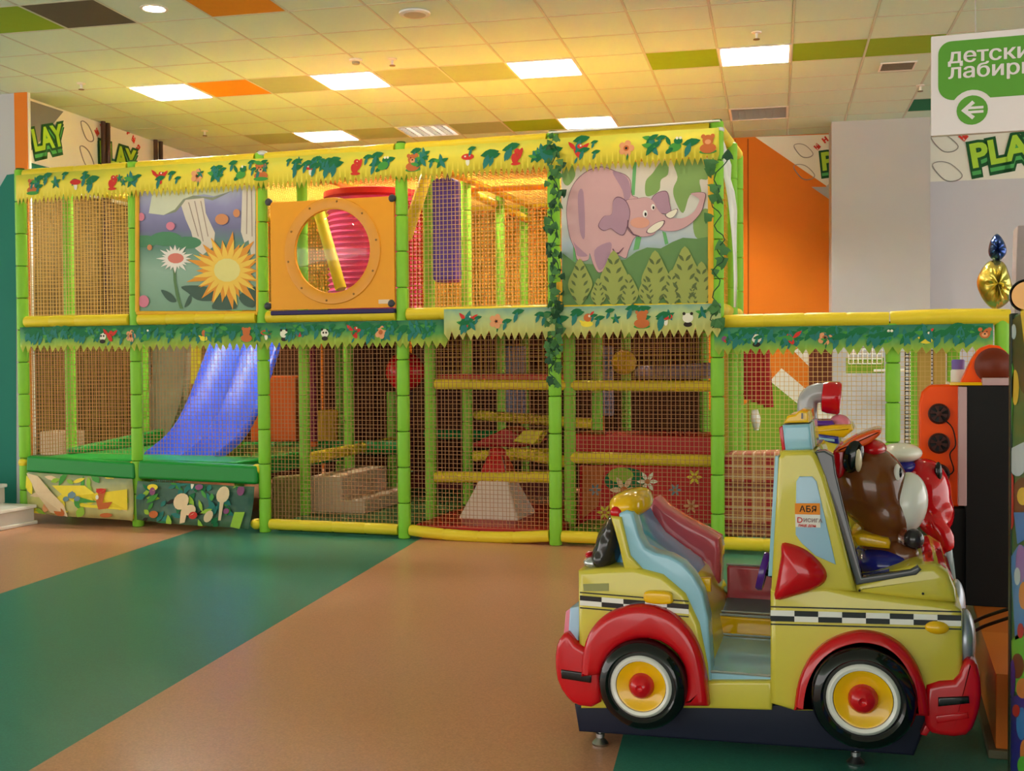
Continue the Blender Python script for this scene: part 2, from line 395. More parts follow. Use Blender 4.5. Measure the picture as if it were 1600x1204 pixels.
# partition beside the steps
x0 = at_g(26, 300, y=9.7).x; x1 = at_g(45.5, 300, y=9.7).x
mb = MB().box(-13, x0, 9.7, 9.722, 0, CZ, 0); wp = build(mb, 'wall_partition', [M_gr], smooth=False, kind='structure'); groom(wp)
patch(wp, 'painted_patch', gp([(-600, 470), (0, 292), (11, 273), (25.5, 271), (25.5, 795), (-600, 790)], y=9.7), (0, -.003, 0), M_tl)
o = build(MB().box(x0, x1, 9.685, 9.725, 0, CZ).box(x1, x1 + .012, 9.695, 9.725, 0, CZ, 1), 'trim_1', [M_or, M_wh], smooth=False, kind='structure'); groom(o)
# wall logos: layered lettering
M_logo_d = mat('logo_dark_green', (24, 84, 40), .6); M_logo_m = mat('logo_mid_green', (80, 170, 90), .6); M_logo_l = mat('logo_lime', (172, 214, 62), .6)
M_red_t = mat('logo_red', (214, 60, 46), .6); M_out = mat('logo_outline', (150, 142, 136), .7)
def logo(par, org, ux, s, tilt, crop=None, pale=False):
    """org: lower-left corner of the word in grid coords, ux: direction of writing in the wall plane"""
    ux = Vector(ux).normalized(); uz = Vector((0, 0, 1)); n = ux.cross(uz)         # n: towards the viewer
    org = Vector(org); c, sn = math.cos(tilt), math.sin(tilt)
    def put(me, off, dep, m, name, rot=0, sc=1):
        me = me.copy(); me.materials.clear(); me.materials.append(m); me.name = name
        cr_, sr_ = math.cos(rot), math.sin(rot)
        for v in me.vertices:
            x, y = (v.co.x * cr_ - v.co.y * sr_) * sc + off[0], (v.co.x * sr_ + v.co.y * cr_) * sc + off[1]
            v.co = org + ux * (x * c - y * sn) * s + uz * (x * sn + y * c) * s + n * (dep + v.co.z * s)
        o = bpy.data.objects.new(name, me); COL.objects.link(o); o.rotation_euler.z = GA; attach(o, par)
    wd = 'PLAY' if not crop else crop
    fat = text_mesh(wd, .62, .002, 1.02, .075); mid = text_mesh(wd, .62, .002, 1.02, .05); thin = text_mesh(wd, .62, .002, 1.02, .022)
    put(fat, (0, -.14), .004, M_logo_d, 'wall_logo'); put(fat, (0, -.07), .0055, M_logo_d, 'wall_logo'); put(mid, (0, -.1), .008, M_logo_m, 'wall_logo')
    put(fat, (0, 0), .010, M_logo_d, 'wall_logo'); put(thin, (0, 0), .013, M_logo_l, 'wall_logo')
    if not crop:
        for k, ch in enumerate('ИНДУСТРИЯ'):
            t = (k - 4) / 4; put(text_mesh(ch, .17, .002, 1, .012), (.72 + t * .78, .86 - .34 * t * t), .006, M_red_t, 'wall_lettering', -.7 * t)
        for lx, lz, ls in ((-.62, .45, 1), (-.68, -.1, 1.1)):       # outlined leaves beside the word
            pts = [(0, .25), (.12, .3), (.3, .22), (.45, 0), (.33, -.08), (.15, -.02)]
            path = cr([Vector((lx + a * ls, lz + b * ls, 0)) for a, b in pts], 4); path.append(path[0])
            path = [org + ux * (p.x * c - p.y * sn) * s + uz * (p.x * sn + p.y * c) * s + n * .003 for p in path]
            o = bpy.data.objects.new('wall_outline', MB().tube(path, .006, 4, caps=False).mesh('wall_outline', [M_out])); COL.objects.link(o); o.rotation_euler.z = GA; attach(o, par)
q = at_g(154, 252, x=XL); logo(wl, q, (0, 1, 0), .5, .02)
q = at_g(52, 236, x=XL); logo(wl, q, (0, 1, 0), .46, .3, crop='LAY')
q = at_g(1518, 262, y=13.55); logo(wr, q, (1, 0, 0), .58, .16)
q = at_g(1284, 266, y=YB); logo(wb, q, (1, 0, 0), .45, .1)
M_pipe = mat('pipe_brown', (70, 46, 34), .5)
for a, b, l in ((161, 188, 'left'), (168.5, 190, 'right')):
    q = RG @ at_g(a, b, x=XL + .06); build(MB().tube([(q.x, q.y, 1.9), (q.x, q.y, CZ)], .025, 10), 'wall_pipe', M_pipe, label=l + ' brown pipe of the pair crossing the green wall lettering', cat='pipe', group='brown pipes on the white wall')
for a, b, l in ((243, 217, 'left'), (251, 219, 'right')):
    q = RG @ at_g(a, b, x=XL + .06); build(MB().tube([(q.x, q.y, 1.9), (q.x, q.y, CZ)], .025, 10), 'wall_pipe', M_pipe, label=l + ' brown pipe of the pair nearest the far room corner', cat='pipe', group='brown pipes on the white wall')

# pale stone steps at the left edge
M_step = mat('step_stone', (206, 198, 190), .45, .06, 14)
M_nose = mat('step_nosing', (232, 230, 226), .35, .03)
t = thing('steps', 'two pale stone steps beside the play frame', 'steps', (-7.8, 7.0, 0))
for xe, ye, z0, z1 in ((-6.93, 8.1, 0, .165), (-7.26, 8.13, .165, .33)):
    build(MB().box(-9.5, xe, 5.5, ye, z0, z1 - .03), 'riser', M_step, t, bevel=.006)
    build(MB().box(-9.5, xe + .02, 5.5, ye + .012, z1 - .03, z1), 'tread', M_nose, t, bevel=.008)
build(MB().box(-9.4, -6.9, 5.5, 8.11, 0, .03), 'plinth', mat('plinth', (220, 216, 208), .4), t, bevel=.01)

# hanging direction sign
SY = 6.0
q0 = at(1455, 57, y=SY); q1 = at(1462, 212, y=SY); u = q0.z - q1.z
t = thing('hanging_sign', 'white and green hanging sign with arrow pointing left', 'sign', (q0.x + .75, SY, q1.z))
M_sw = mat('sign_white', (232, 222, 220), .5, .02); M_sg = mat('sign_green', (92, 158, 50), .5, .03)
build(MB().box(q0.x, q0.x + 1.5, SY, SY + .04, q1.z, q0.z), 'board', M_sw, t, bevel=.003)
gx0, gx1 = at(1466, 70, y=SY).x, q0.x + 1.44
zt, zbm = at(1470, 66, y=SY).z, at(1480, 157, y=SY).z
cx, cz = at(1519, 172, y=SY).x, at(1519, 172, y=SY).z; rr = .1
pts = []
def arc(cx, cz, r, a0, a1, n=8): return [Vector((cx + r * math.cos(math.radians(a0 + (a1 - a0) * k / n)), SY, cz + r * math.sin(math.radians(a0 + (a1 - a0) * k / n)))) for k in range(n + 1)]
R1 = .097; h = zbm - cz; aa = math.degrees(math.asin(h / R1))
pts = arc(gx0 + .06, zt - .06, .06, 180, 90) + arc(gx1 - .06, zt - .06, .06, 90, 0) + arc(gx1 - .06, zbm + .06, .06, 0, -90) + arc(cx, cz, R1, aa, 180 - aa) + arc(gx0 + .07, zbm + .07, .07, -90, -180)
build(MB().prism(pts, (0, -.003, 0)), 'green_panel', M_sg, t, smooth=False)
build(MB().prism(arc(cx, cz, .07, 0, 345, 23), (0, -.003, 0)), 'arrow_disc', M_sg, t, smooth=False)
ar = [(-.05, 0), (0, .045), (.012, .032), (-.008, .016), (.05, .016), (.05, .004), (-.018, .004), (-.018, -.004), (.05, -.004), (.05, -.016), (-.008, -.016), (.012, -.032), (0, -.045)]
build(MB().prism([(cx + a, SY - .003, cz + b) for a, b in ar], (0, -.003, 0)), 'arrow', M_sw, t, smooth=False)
for s_, pxl, pyl in (('детский', 1481, 100), ('лабиринт', 1482, 124)):
    q = at(pxl, pyl, y=SY); me = text_mesh(s_, .098, .001, 1.0); bm = bmesh.new()
    for kx, dx in enumerate((-.0022, 0, .0022)):
        m2 = me.copy()
        for v in m2.vertices: v.co = Vector((q.x + v.co.x * 1.12 + dx, SY - .005 - .0004 * kx - v.co.z, q.z + v.co.y + abs(dx) * .5))
        bm.from_mesh(m2)
    bm.to_mesh(me); bm.free()
    me.materials.clear(); me.materials.append(M_sw); o = bpy.data.objects.new('lettering', me); COL.objects.link(o); attach(o, t)
for dx in (.2, 1.3): build(MB().tube([(q0.x + dx, SY + .02, q0.z), (q0.x + dx, SY + .02, CZ)], .003, 6), 'hanging_wire', M_steel, t)

# ================================================================ THE PLAY FRAME
FY = 8.202
PXS = [37, 213, 412, 630, 867, 1121]
PX = [at(p, 594, y=FY).x for p in PXS]
X6, X7 = at(1395, 600, y=FY).x, at(1566, 520, y=FY).x
ZT, ZM, ZE, ZB = 2.985, 1.723, 1.625, .067
frame = thing('play_frame', 'two-storey green and yellow foam-padded climbing frame with nets', 'play frame', ((PX[0] + PX[5]) / 2, 9.9, 0))
sl = MB().lathe((0, 0, 0), (0, 0, 1), [(.034, 0), (.046, .004), (.048, .012), (.048, .252), (.046, .260), (.034, .264)], 16).mesh('foam_sleeve', [M_green], True)
sl_o = MB().lathe((0, 0, 0), (0, 0, 1), [(.034, 0), (.046, .004), (.048, .012), (.048, .252), (.046, .260), (.034, .264)], 16).mesh('foam_sleeve', [mat('foam_olive', (120, 158, 40), .5)], True)
def post(x, y, h, sleeves=True, me=None, r=.047):
    if sleeves:
        p = build(MB().tube([(x, y, 0), (x, y, h + .01)], .036, 10), 'post', M_groove, frame)
        n = int(round(h / .266)); s = h / n / .266
        for k in range(n):
            inst(me or sl, 'foam_sleeve', (x, y, k * h / n), p, scale=(1, 1, s))
    else:
        path, rad = [], []
        n = int(round(h / .266))
        for k in range(n):
            a, b = k * h / n, (k + 1) * h / n
            path += [(x, y, a + .001), (x, y, a + .006), (x, y, b - .006), (x, y, b - .001)]; rad += [r * .85, r, r, r * .85]
        p = build(MB().tube(path, rad, 12), 'post', me or M_green, frame)
    return p
for i, x in enumerate(PX): post(x, FY, 3.03)
post(X6, FY, 1.60); post(X7, FY, 1.66)
def rail(p0, p1, r=.046, m=None, sag=0., step=.3, name='rail', par=None, **k):
    p0, p1 = Vector(p0), Vector(p1); L = (p1 - p0).length; n = max(1, int(round(L / step))); path, rad = [], []
    for i in range(n):
        for t, q in ((i / n + .003 / L, .93), (i / n + .012 / L, 1), ((i + .5) / n, 1), ((i + 1) / n - .012 / L, 1), ((i + 1) / n - .003 / L, .93)):
            p = p0.lerp(p1, t); p = p - Vector((0, 0, sag * 4 * t * (1 - t))); path.append(p); rad.append(r * q)
    return build(MB().tube(path, rad, 12), name, m or M_yel, par or frame, **k)
g = .045
for i in range(5):
    a, b = PX[i] + g, PX[i + 1] - g
    rail((a, FY, ZT), (b, FY, ZT)); rail((a, FY - .01, ZM), (b, FY - .01, ZM), .05)
    if i > 1: rail((a, FY, ZB), (b, FY, ZB), .044, sag=.03 if i == 3 else .0)
rail((PX[5] + g, FY, ZE), (X6 - .02, FY, ZE), .05, sag=-.005); rail((X6 - .02, FY, ZE), (X7 + .05, FY, ZE - .0), .055, sag=-.01)
rail((PX[5] + g, FY, ZB), (X6 - g, FY, ZB), .046); rail((X6 + g, FY, ZB), (X7 - g, FY, ZB), .046)
# interior posts (rows going back), sleeves joined
RA, RB, RC, RD = 8.8, 9.8, 10.85, 11.6
M_ol = mat('foam_olive', (120, 158, 40), .5)
inner = [(110, RA), (475, RA), (672, RA), (890, RA), (372, RB), (545, RB), (730, RB), (933, RB), (530, RC + .3), (783, RC), (978, RC), (820, RD), (1143, RA)]
for a, y in inner: post(at(a, 594, y=y).x, y, 2.98, False)
post(at(612, 700, y=RC).x, RC, 1.05, False)
XL0, XR0 = PX[0], PX[5]; YR = 9.35; XRB = at(1100, 594, y=RD).x
post(XR0, YR, 2.98, False); post(XRB, RD, 2.98, False); post(XL0, RD, 2.98, False); post(XL0, RB + .1, 2.98, False)
for z in (ZT, ZM):                         # depth rails at both ends and across the back
    rail((XL0, FY + g, z), (XL0, RD, z)); rail((XR0, FY + g, z), (XR0, YR, z)); rail((XL0, RD, z), (XRB, RD, z)); rail((XRB, RD, z), (XR0, YR, z))
for a in (475, 672, 890):                 # depth rails under the roof and deck
    x = at(a, 594, y=RA).x
    rail((x, FY, ZT), (x, RD, ZT), .042); rail((x, FY + .05, ZM - .02), (x, RD, ZM - .02), .042)
q0, q1 = at(480, 716, y=RA), at(613, 690, y=RC)
rail(q0, q1, .05)
rail(at(680, 600, y=RA), at(1112, 603, y=RA), .042); rail(at(680, 745, y=RA), at(880, 745, y=RA), .046); rail(at(800, 706, y=RB), at(890, 722, y=RA + .4), .05)
rail(at(893, 714, y=RA), at(1112, 720, y=RA), .048); rail(at(745, 648, y=RC), at(930, 662, y=RB), .05)
rail(at(990, 685, y=RB), at(1112, 684, y=RB), .05); rail(at(1090, 705, y=RB - .2), at(1125, 704, y=RB - .2), .05)
rail(at(668, 268, y=RA), at(634, 372, y=RA - .3), .05, step=2)       # slanting rail behind the purple bag
rail(at(498, 330, y=RA + .2), at(533, 452, y=RA + .1), .05, step=2)   # slanting rail seen through the round window
rail(at(740, 712, y=RB), at(870, 708, y=RB), .05); rail((PX[2] + .3, RC, .62), (PX[3], RC, .62), .05, m=mat('foam_dark_green', (30, 130, 60), .4))
rail(at(640, 293, y=RB + .5), at(862, 287, y=RB + .5), .055); rail(at(735, 300, y=RB + .5), at(825, 343, y=RD), .04)
# corner joints where low rails meet
for a, b in ((38, 722), (209, 728), (209, 806), (402, 733), (401, 818)):
    q = at(a, b, y=FY - .01); build(MB().ell(q, (.05, .05, .045), nu=14, nv=8), 'joint_cap', M_yel, frame)
for a, b in ((410, 241), (1121, 203)):
    q = at(a, b, y=FY); build(MB().ell(q, (.05, .05, .03), nu=14, nv=8), 'post_cap', mat('cap_silver', (200, 205, 205), .3, metal=.3), frame)

# nets
def net(o, u, v, m=None, pitch=.032, t=.0016, nrm=None):
    o, u, v = Vector(o), Vector(u), Vector(v); L, H = u.length, v.length; mb = MB(); un, vn = u.normalized(), v.normalized(); n = un.cross(vn)
    def strand(a, b, side):
        k = len(mb.v)
        for p in (a, b):
            for s1, s2 in ((1, 1), (-1, 1), (-1, -1), (1, -1)): mb.v.append(tuple(p + side * t * s1 + n * t * s2))
        for i in range(4):
            j = (i + 1) % 4; mb.face((k + i, k + j, k + 4 + j, k + 4 + i))
    nu, nv = max(1, int(L / pitch)), max(1, int(H / pitch))
    for i in range(nu + 1):
        j1, j2 = random.uniform(-.004, .004), random.uniform(-.004, .004)
        strand(o + un * (L * i / nu + j1), o + v + un * (L * i / nu + j2), un)
    for i in range(nv + 1):
        j1, j2 = random.uniform(-.004, .004), random.uniform(-.004, .004)
        strand(o + vn * (H * i / nv + j1), o + u + vn * (H * i / nv + j2), vn)
    ob = build(mb, 'net', m or M_net, frame, smooth=False, kind='stuff'); return ob
yn = FY + .03
for i in range(5):
    a, b = PX[i] + .04, PX[i + 1] - .04
    z0 = .60 if i < 2 else .10
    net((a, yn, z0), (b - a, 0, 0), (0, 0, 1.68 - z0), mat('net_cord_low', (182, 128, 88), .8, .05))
    if i in (0, 3): net((a, yn, 1.75), (b - a, 0, 0), (0, 0, 1.2))
net((PX[5] + .04, yn, .1), (X6 - PX[5] - .08, 0, 0), (0, 0, 1.5)); net((X6 + .04, yn, .1), (X7 - X6 - .08, 0, 0), (0, 0, 1.5))
for z0, z1 in ((.1, 1.68), (1.76, 2.95)):
    net((XL0, FY + .05, z0), (0, RD - FY - .1, 0), (0, 0, z1 - z0), mat('net_cord_olive', (158, 122, 48), .8), .034); net((XR0, FY + .05, z0), (0, YR - FY - .1, 0), (0, 0, z1 - z0), M_netd, .04)
    net((XL0, RD, z0), (XRB - XL0, 0, 0), (0, 0, z1 - z0), M_netd if z0 > 1 else mat('net_cord_shade', (110, 66, 30), .8), .036, .009 if z0 > 1 else .003)  # lower rear cords coloured darker to carry the interior shade
net((XL0, FY + .05, ZT), (XRB - XL0, 0, 0), (0, RD - FY - .1, 0), M_netd, .045, .0028)
M_shade = mat('shade_brown', (70, 32, 14), .6, .15, 4)  # added panels: the lower storey's shade put into a dark brown
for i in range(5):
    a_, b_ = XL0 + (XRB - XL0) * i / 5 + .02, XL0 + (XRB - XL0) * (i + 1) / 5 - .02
    build(MB().box(a_, b_, RD + .06, RD + .1, .02, 1.66), 'shade_panel', M_shade, frame, bevel=.01)
x3 = at(672, 594, y=RA).x
M_netr = mat('net_cord_red', (196, 70, 40), .8)
q_ = at(634, 400, y=RA + .1); net((q_.x, RA + .1, 1.74), (.17, .02, 0), (0, 0, .95), M_netr, .03, .005)
net((x3, RA, 1.15), (PX[5] - x3, 0, 0), (0, 0, .5), M_netd, .04)
net((PX[3] + .3, RB + .2, .1), (2.1, 0, 0), (0, 0, 1.5), MATS['net_cord_shade'], .038)

# ---------------------------------------------------------------- printed motifs
P_MATS = [mat('print_' + n, c, .6, .08, 20) for n, c in (('leaf', (22, 110, 62)), ('leaf2', (70, 150, 60)), ('red', (206, 52, 40)), ('brown', (196, 106, 52)), ('peach', (226, 158, 108)),
          ('white', (232, 228, 206)), ('teal', (40, 120, 110)), ('dark', (44, 34, 26)), ('yellow', (236, 214, 60)), ('purple', (140, 80, 120)), ('lime', (150, 190, 60)), ('cream', (226, 200, 160)), ('blue', (110, 140, 150)))]
PM = {n: i for i, n in enumerate('leaf leaf2 red brown peach white teal dark yellow purple lime cream blue'.split())}
def el(cx, cy, rx, ry, rot=0, n=14):
    c, s = math.cos(rot), math.sin(rot)
    return [(cx + rx * math.cos(2 * math.pi * k / n) * c - ry * math.sin(2 * math.pi * k / n) * s, cy + rx * math.cos(2 * math.pi * k / n) * s + ry * math.sin(2 * math.pi * k / n) * c) for k in range(n)]
def lf(cx, cy, L, W, rot):
    pts = [(-L, 0), (-L * .4, W * .8), (L * .1, W), (L * .6, W * .6), (L, 0), (L * .5, -W * .7), (0, -W), (-L * .5, -W * .7)]
    c, s = math.cos(rot), math.sin(rot); return [(cx + a * c - b * s, cy + a * s + b * c) for a, b in pts]
def motif(kind):
    m = []
    if kind == 'bear': m = [(el(-.42, .62, .2, .2), 'brown'), (el(.42, .62, .2, .2), 'brown'), (el(0, -.45, .75, .45), 'brown'), (el(0, .25, .5, .5), 'brown'), (el(0, .12, .28, .22), 'peach'), (el(0, .2, .1, .08), 'dark'), (el(-.18, .42, .06, .06), 'dark'), (el(.18, .42, .06, .06), 'dark'), (el(0, -.75, .8, .2), 'leaf2')]
    if kind == 'parrot': m = [(el(-.1, -.1, .28, .6, .5), 'red'), (lf(.55, .35, .6, .2, .7), 'red'), (lf(-.6, .5, .55, .2, 2.3), 'red'), (el(.12, .45, .25, .22), 'red'), (lf(-.25, -.85, .35, .12, 1.1), 'teal'), (el(.2, .5, .09, .09), 'white')]
    if kind == 'flower': m = [(el(.45 * math.cos(a), .45 * math.sin(a), .3, .3, 0, 10), 'peach') for a in (0, 1.26, 2.5, 3.77, 5.0)] + [(el(0, 0, .26, .26), 'brown'), (el(0, 0, .12, .12), 'dark'), (lf(.1, -.8, .35, .08, 1.4), 'leaf')]
    if kind == 'squirrel': m = [(el(-.1, -.3, .35, .5, .2), 'red'), (el(.15, .35, .3, .28), 'red'), (el(.45, .1, .2, .6, -.4), 'red'), (el(0, -.8, .5, .15), 'red'), (el(.2, .4, .06, .06), 'white')]
    if kind == 'mushroom': m = [(el(0, -.3, .2, .4), 'white'), (el(0, .15, .65, .3), 'red'), (el(-.25, .2, .1, .08), 'white'), (el(.2, .25, .1, .08), 'white')]
    if kind == 'frog': m = [(el(0, -.2, .6, .4, .3), 'leaf2'), (el(.3, .35, .4, .3), 'leaf'), (el(.2, .6, .13, .13), 'white'), (el(.5, .6, .13, .13), 'white'), (el(-.5, -.5, .4, .2, .6), 'leaf'), (lf(-.6, .4, .5, .2, 2), 'leaf')]
    if kind == 'leaves': m = [(lf(.3 * math.cos(a), .3 * math.sin(a), .7, .26, a), ('leaf', 'teal', 'leaf2')[k % 3]) for k, a in enumerate((.4, 1.7, 2.9, 4.1, 5.3))]
    if kind == 'bigleaf': m = [(lf(0, .35, .95, .4, .2), 'leaf'), (lf(-.35, -.4, .8, .3, 1.2), 'teal')]
    if kind == 'bird': m = [(el(0, -.4, .6, .3), 'yellow'), (el(.1, .2, .42, .4), 'brown'), (el(.25, .35, .12, .12), 'white'), (lf(-.5, -.2, .3, .12, 2.6), 'yellow'), (lf(.5, .6, .3, .12, .8), 'red')]
    if kind == 'panda': m = [(el(0, 0, .5, .45), 'white'), (el(-.35, .4, .15, .15), 'dark'), (el(.35, .4, .15, .15), 'dark'), (el(-.18, .05, .12, .12), 'dark'), (el(.18, .05, .12, .12), 'dark'), (el(0, -.6, .4, .25), 'dark')]
    if kind == 'spot': m = [(el(0, 0, .5, .35), 'purple'), (el(0, -.2, .25, .2), 'red'), (el(.5, .2, .3, .2), 'leaf')]
    return m
def wave(x): return .007 * math.sin(7.3 * x) + .005 * math.sin(17 * x + 1)
def valance(name, a, b, zt_, zbm_, y, m, motifs, ms, tooth, label, scatter, seed):
    """cloth strip from photo column a to b: top edge zt_, grass-blade teeth ending at zbm_"""
    rn = random.Random(seed); x0, x1 = at(a, 500, y=y).x, at(b, 500, y=y).x; n = int((x1 - x0) / tooth); mb = MB(); step = (x1 - x0) / n
    ztf = zt_ if callable(zt_) else (lambda x: zt_)
    h = ztf(x0) - zbm_; th = h * .27; cols = []
    Y = lambda x: y - wave(x)
    for k in range(n + 1):
        x = x0 + k * step; cols.append((x, rn.uniform(-.2, .2) * th))
    for k in range(n):
        xa, da = cols[k]; xb, db = cols[k + 1]; xm = (xa + xb) / 2 + rn.uniform(-.15, .15) * step
        zn, zn2, zm = zbm_ + th + da, zbm_ + th + db, (ztf(xa) + zbm_ + th) / 2
        mb.poly([(xa, Y(xa), zm), (xb, Y(xb), zm), (xb, Y(xb), ztf(xb)), (xa, Y(xa), ztf(xa))])
        mb.poly([(xa, Y(xa), zn), (xm, Y(xm), zbm_ + rn.uniform(0, .2) * th), (xb, Y(xb), zn2), (xb, Y(xb), zm), (xa, Y(xa), zm)])
    t = thing(name, label, 'valance', ((x0 + x1) / 2, y, zbm_), 'leaf-printed grass-edged valances')
    o = build(mb, 'cloth', m, t); s = o.modifiers.new('s', 'SOLIDIFY'); s.thickness = .002; s.offset = 1
    pr = MB(); lay = [0]
    def stamp(kind, x, z, size):
        for pts, c in motif(kind):
            lay[0] = (lay[0] + 1) % 12
            q = [(x + u_ * size, Y(x + u_ * size) - .004 - lay[0] * .0004, z + v_ * size) for u_, v_ in pts]
            if min(p[2] for p in q) < zbm_ + th * .4 or max(p[2] for p in q) > ztf(x) + .01 or min(p[0] for p in q) < x0 or max(p[0] for p in q) > x1: continue
            pr.poly(q, PM[c])
    for k in range(scatter):
        x = rn.uniform(x0 + .06, x1 - .06); stamp(rn.choice(('leaves', 'bigleaf', 'bigleaf')), x, zbm_ + h * rn.uniform(.5, .88), rn.uniform(.03, .07))
    lay[0] = 12
    for kind, p in motifs:
        stamp(kind, at(p, 500, y=y).x, zbm_ + h * .6, ms)
    build(pr, 'print', P_MATS, t, smooth=False, kind='stuff')
V_up = ramp_mat('valance_yellow', [(0, (226, 214, 110)), (.25, (238, 218, 62)), (.7, (232, 212, 56)), (1, (206, 204, 70))], 2, .6, .5, 9, 2.70, 2.96)
V_lo = ramp_mat('valance_green', [(0, (222, 214, 90)), (.3, (170, 196, 74)), (.6, (70, 150, 70)), (.95, (24, 100, 74))], 2, .6, .35, 12, 1.44, 1.69)
V_pale = ramp_mat('valance_pale', [(0, (226, 220, 120)), (.4, (206, 208, 120)), (.75, (170, 190, 130)), (1, (120, 160, 140))], 2, .6, .35, 12, 1.5, 1.75)
V_ext = ramp_mat('valance_ext', [(0, (226, 222, 90)), (.3, (160, 200, 80)), (.6, (64, 150, 90)), (.95, (20, 104, 84))], 2, .6, .3, 12, 1.36, 1.6)
valance('valance', 27, 1124, lambda x: 2.975 - .0 * x, 2.715, FY - .058, V_up,
        [('bear', 55), ('mushroom', 122), ('bigleaf', 148), ('squirrel', 178), ('leaves', 210), ('parrot', 253), ('flower', 310), ('leaves', 340), ('frog', 380), ('bear', 411), ('mushroom', 488), ('bigleaf', 518),
         ('squirrel', 558), ('frog', 601), ('bear', 647), ('mushroom', 733), ('bigleaf', 767), ('squirrel', 808), ('leaves', 849), ('parrot', 906), ('flower', 980), ('leaves', 1020), ('frog', 1056), ('bear', 1107)], .078, .042,
        'long yellow leaf-printed valance along the top of the climbing frame', 80, 3)
valance('valance', 30, 700, 1.675, 1.455, FY - .066, V_lo, [('panda', 160), ('parrot', 172), ('flower', 205), ('frog', 230), ('bird', 318), ('bear', 386), ('mushroom', 416), ('panda', 443), ('spot', 468), ('panda', 508), ('parrot', 555), ('flower', 595), ('frog', 670)], .07, .062,
        'dark green printed valance under the left half of the middle rail', 150, 5)
valance('valance', 694, 1126, 1.752, 1.51, FY - .08, V_pale, [('parrot', 732), ('flower', 775), ('bird', 917), ('bear', 1003), ('mushroom', 1041), ('panda', 1075)], .075, .058,
        'faded pale valance overlapping the middle rail below the elephant picture', 26, 8)
valance('valance', 1116, 1552, 1.585, 1.385, FY - .07, V_ext, [('spot', 1135), ('panda', 1182), ('parrot', 1237), ('flower', 1289), ('frog', 1385), ('bird', 1447), ('bear', 1539)], .068, .062,
        'green printed valance on the low right-hand extension', 90, 11)
# white hem along the top right edge and torn plastic sheet at the corner
t_h = at(866, 214, y=FY - .07)
build(MB().box(PX[4] - .02, PX[5] + .03, FY - .07, FY + .03, ZT + .03, ZT + .042), 'hem', M_white, frame, bevel=.003)
mb = MB(); edge_px = [(1121, 204, 1126), (1122, 225, 1133), (1124, 245, 1139), (1126, 258, 1143), (1132, 280, 1142), (1136, 300, 1148), (1140, 330, 1152), (1143, 360, 1151), (1146, 400, 1151), (1147, 440, 1152), (1147, 480, 1150)]
L = [at(a, b, y=FY + .1 + .02 * math.sin(k * 2)) for k, (a, b, c) in enumerate(edge_px)]; Rr = [at(c, b, y=FY + .2 + .03 * math.cos(k * 2.3)) for k, (a, b, c) in enumerate(edge_px)]
for k in range(len(L) - 1): mb.poly([L[k], Rr[k], Rr[k + 1], L[k + 1]])
o = build(mb, 'plastic_sheet', mat('torn_plastic', (226, 228, 222), .25, .04), label='torn white plastic sheet edge hanging at the frame corner', cat='plastic sheet'); s = o.modifiers.new('s', 'SOLIDIFY'); s.thickness = .003

# ---------------------------------------------------------------- pictures
def picture(name, y, rect, bg, label):
    (a, b), (c, d) = rect
    p0, p1 = at(a, d, y=y), at(c, b, y=y); t = thing(name, label, 'picture', ((p0.x + p1.x) / 2, y, p0.z), 'printed mesh pictures')
    build(MB().box(p0.x, p1.x, y, y + .008, p0.z, p1.z), 'backing', bg, t, smooth=False)
    st = [0]
    def layer(nm, polys, m, n=0):
        st[0] += 1; mb = MB()
        for ip, pts in enumerate(polys):
            yy = y - .0007 * st[0] - .000012 * ip
            q = [at(u_, v_, y=y) for u_, v_ in pts]
            if n: q = cr(q, n)
            q = [(min(max(p.x, p0.x), p1.x), yy, min(max(p.z, p0.z), p1.z)) for p in q]
            mb.poly(q)
        build(mb, nm, m, t, smooth=False, kind='stuff' if len(polys) > 1 else None)
    return t, layer, p0, p1
pm = lambda n, c: mat('pic_' + n, c, .7, .06, 9)
# elephant
E = lambda pts: Z(860, 240, 4.632, pts)
zlo, zhi = at(990, 484, y=FY - .03).z, at(990, 250, y=FY - .03).z
bg = ramp_mat('pic_jungle', [(0, (110, 140, 96)), (.3, (120, 150, 110)), (.45, (170, 186, 196)), (.62, (206, 208, 200)), (1, (222, 206, 186))], 2, .55, .15, 5, zlo, zhi)
t, lay, p0, p1 = picture('picture_panel', FY - .03, ((878, 246), (1108, 481)), bg, 'printed picture of a pink elephant among jungle leaves')
lay('tree_print', [E(p) for p in ([(900, 40), (1140, 40), (1140, 180), (1080, 190), (1090, 290), (1010, 300), (960, 430), (900, 330), (890, 250), (920, 170)], [(690, 200), (740, 140), (800, 60), (850, 60), (850, 150), (800, 190), (790, 260), (740, 300), (690, 300)], [(90, 110), (160, 90), (180, 160), (130, 230), (90, 200)], [(1040, 470), (1140, 400), (1140, 620), (1050, 600)])], pm('tree', (134, 166, 96)), 4)
lay('trunk_print', [E(p) for p in ([(600, 60), (625, 60), (610, 300), (585, 300)], [(620, 600), (660, 600), (640, 690), (600, 700)], [(810, 560), (835, 570), (855, 650), (830, 660)], [(165, 640), (185, 640), (185, 780), (165, 780)])], pm('trunk', (110, 176, 110)))
lay('hill_print', [E([(90, 720), (180, 790), (300, 800), (545, 765), (620, 710), (700, 678), (800, 685), (880, 640), (960, 608), (1060, 615), (1150, 600), (1150, 1110), (90, 1110)])], pm('hill', (104, 142, 86)))
body = E([(120, 440), (130, 330), (165, 230), (230, 155), (310, 110), (390, 100), (470, 130), (540, 155), (578, 200), (590, 300), (640, 330), (660, 450), (630, 580), (600, 620), (565, 700), (545, 755), (490, 735), (430, 760), (400, 830), (350, 858), (312, 800), (285, 720), (272, 768), (200, 770), (178, 690), (140, 590)])
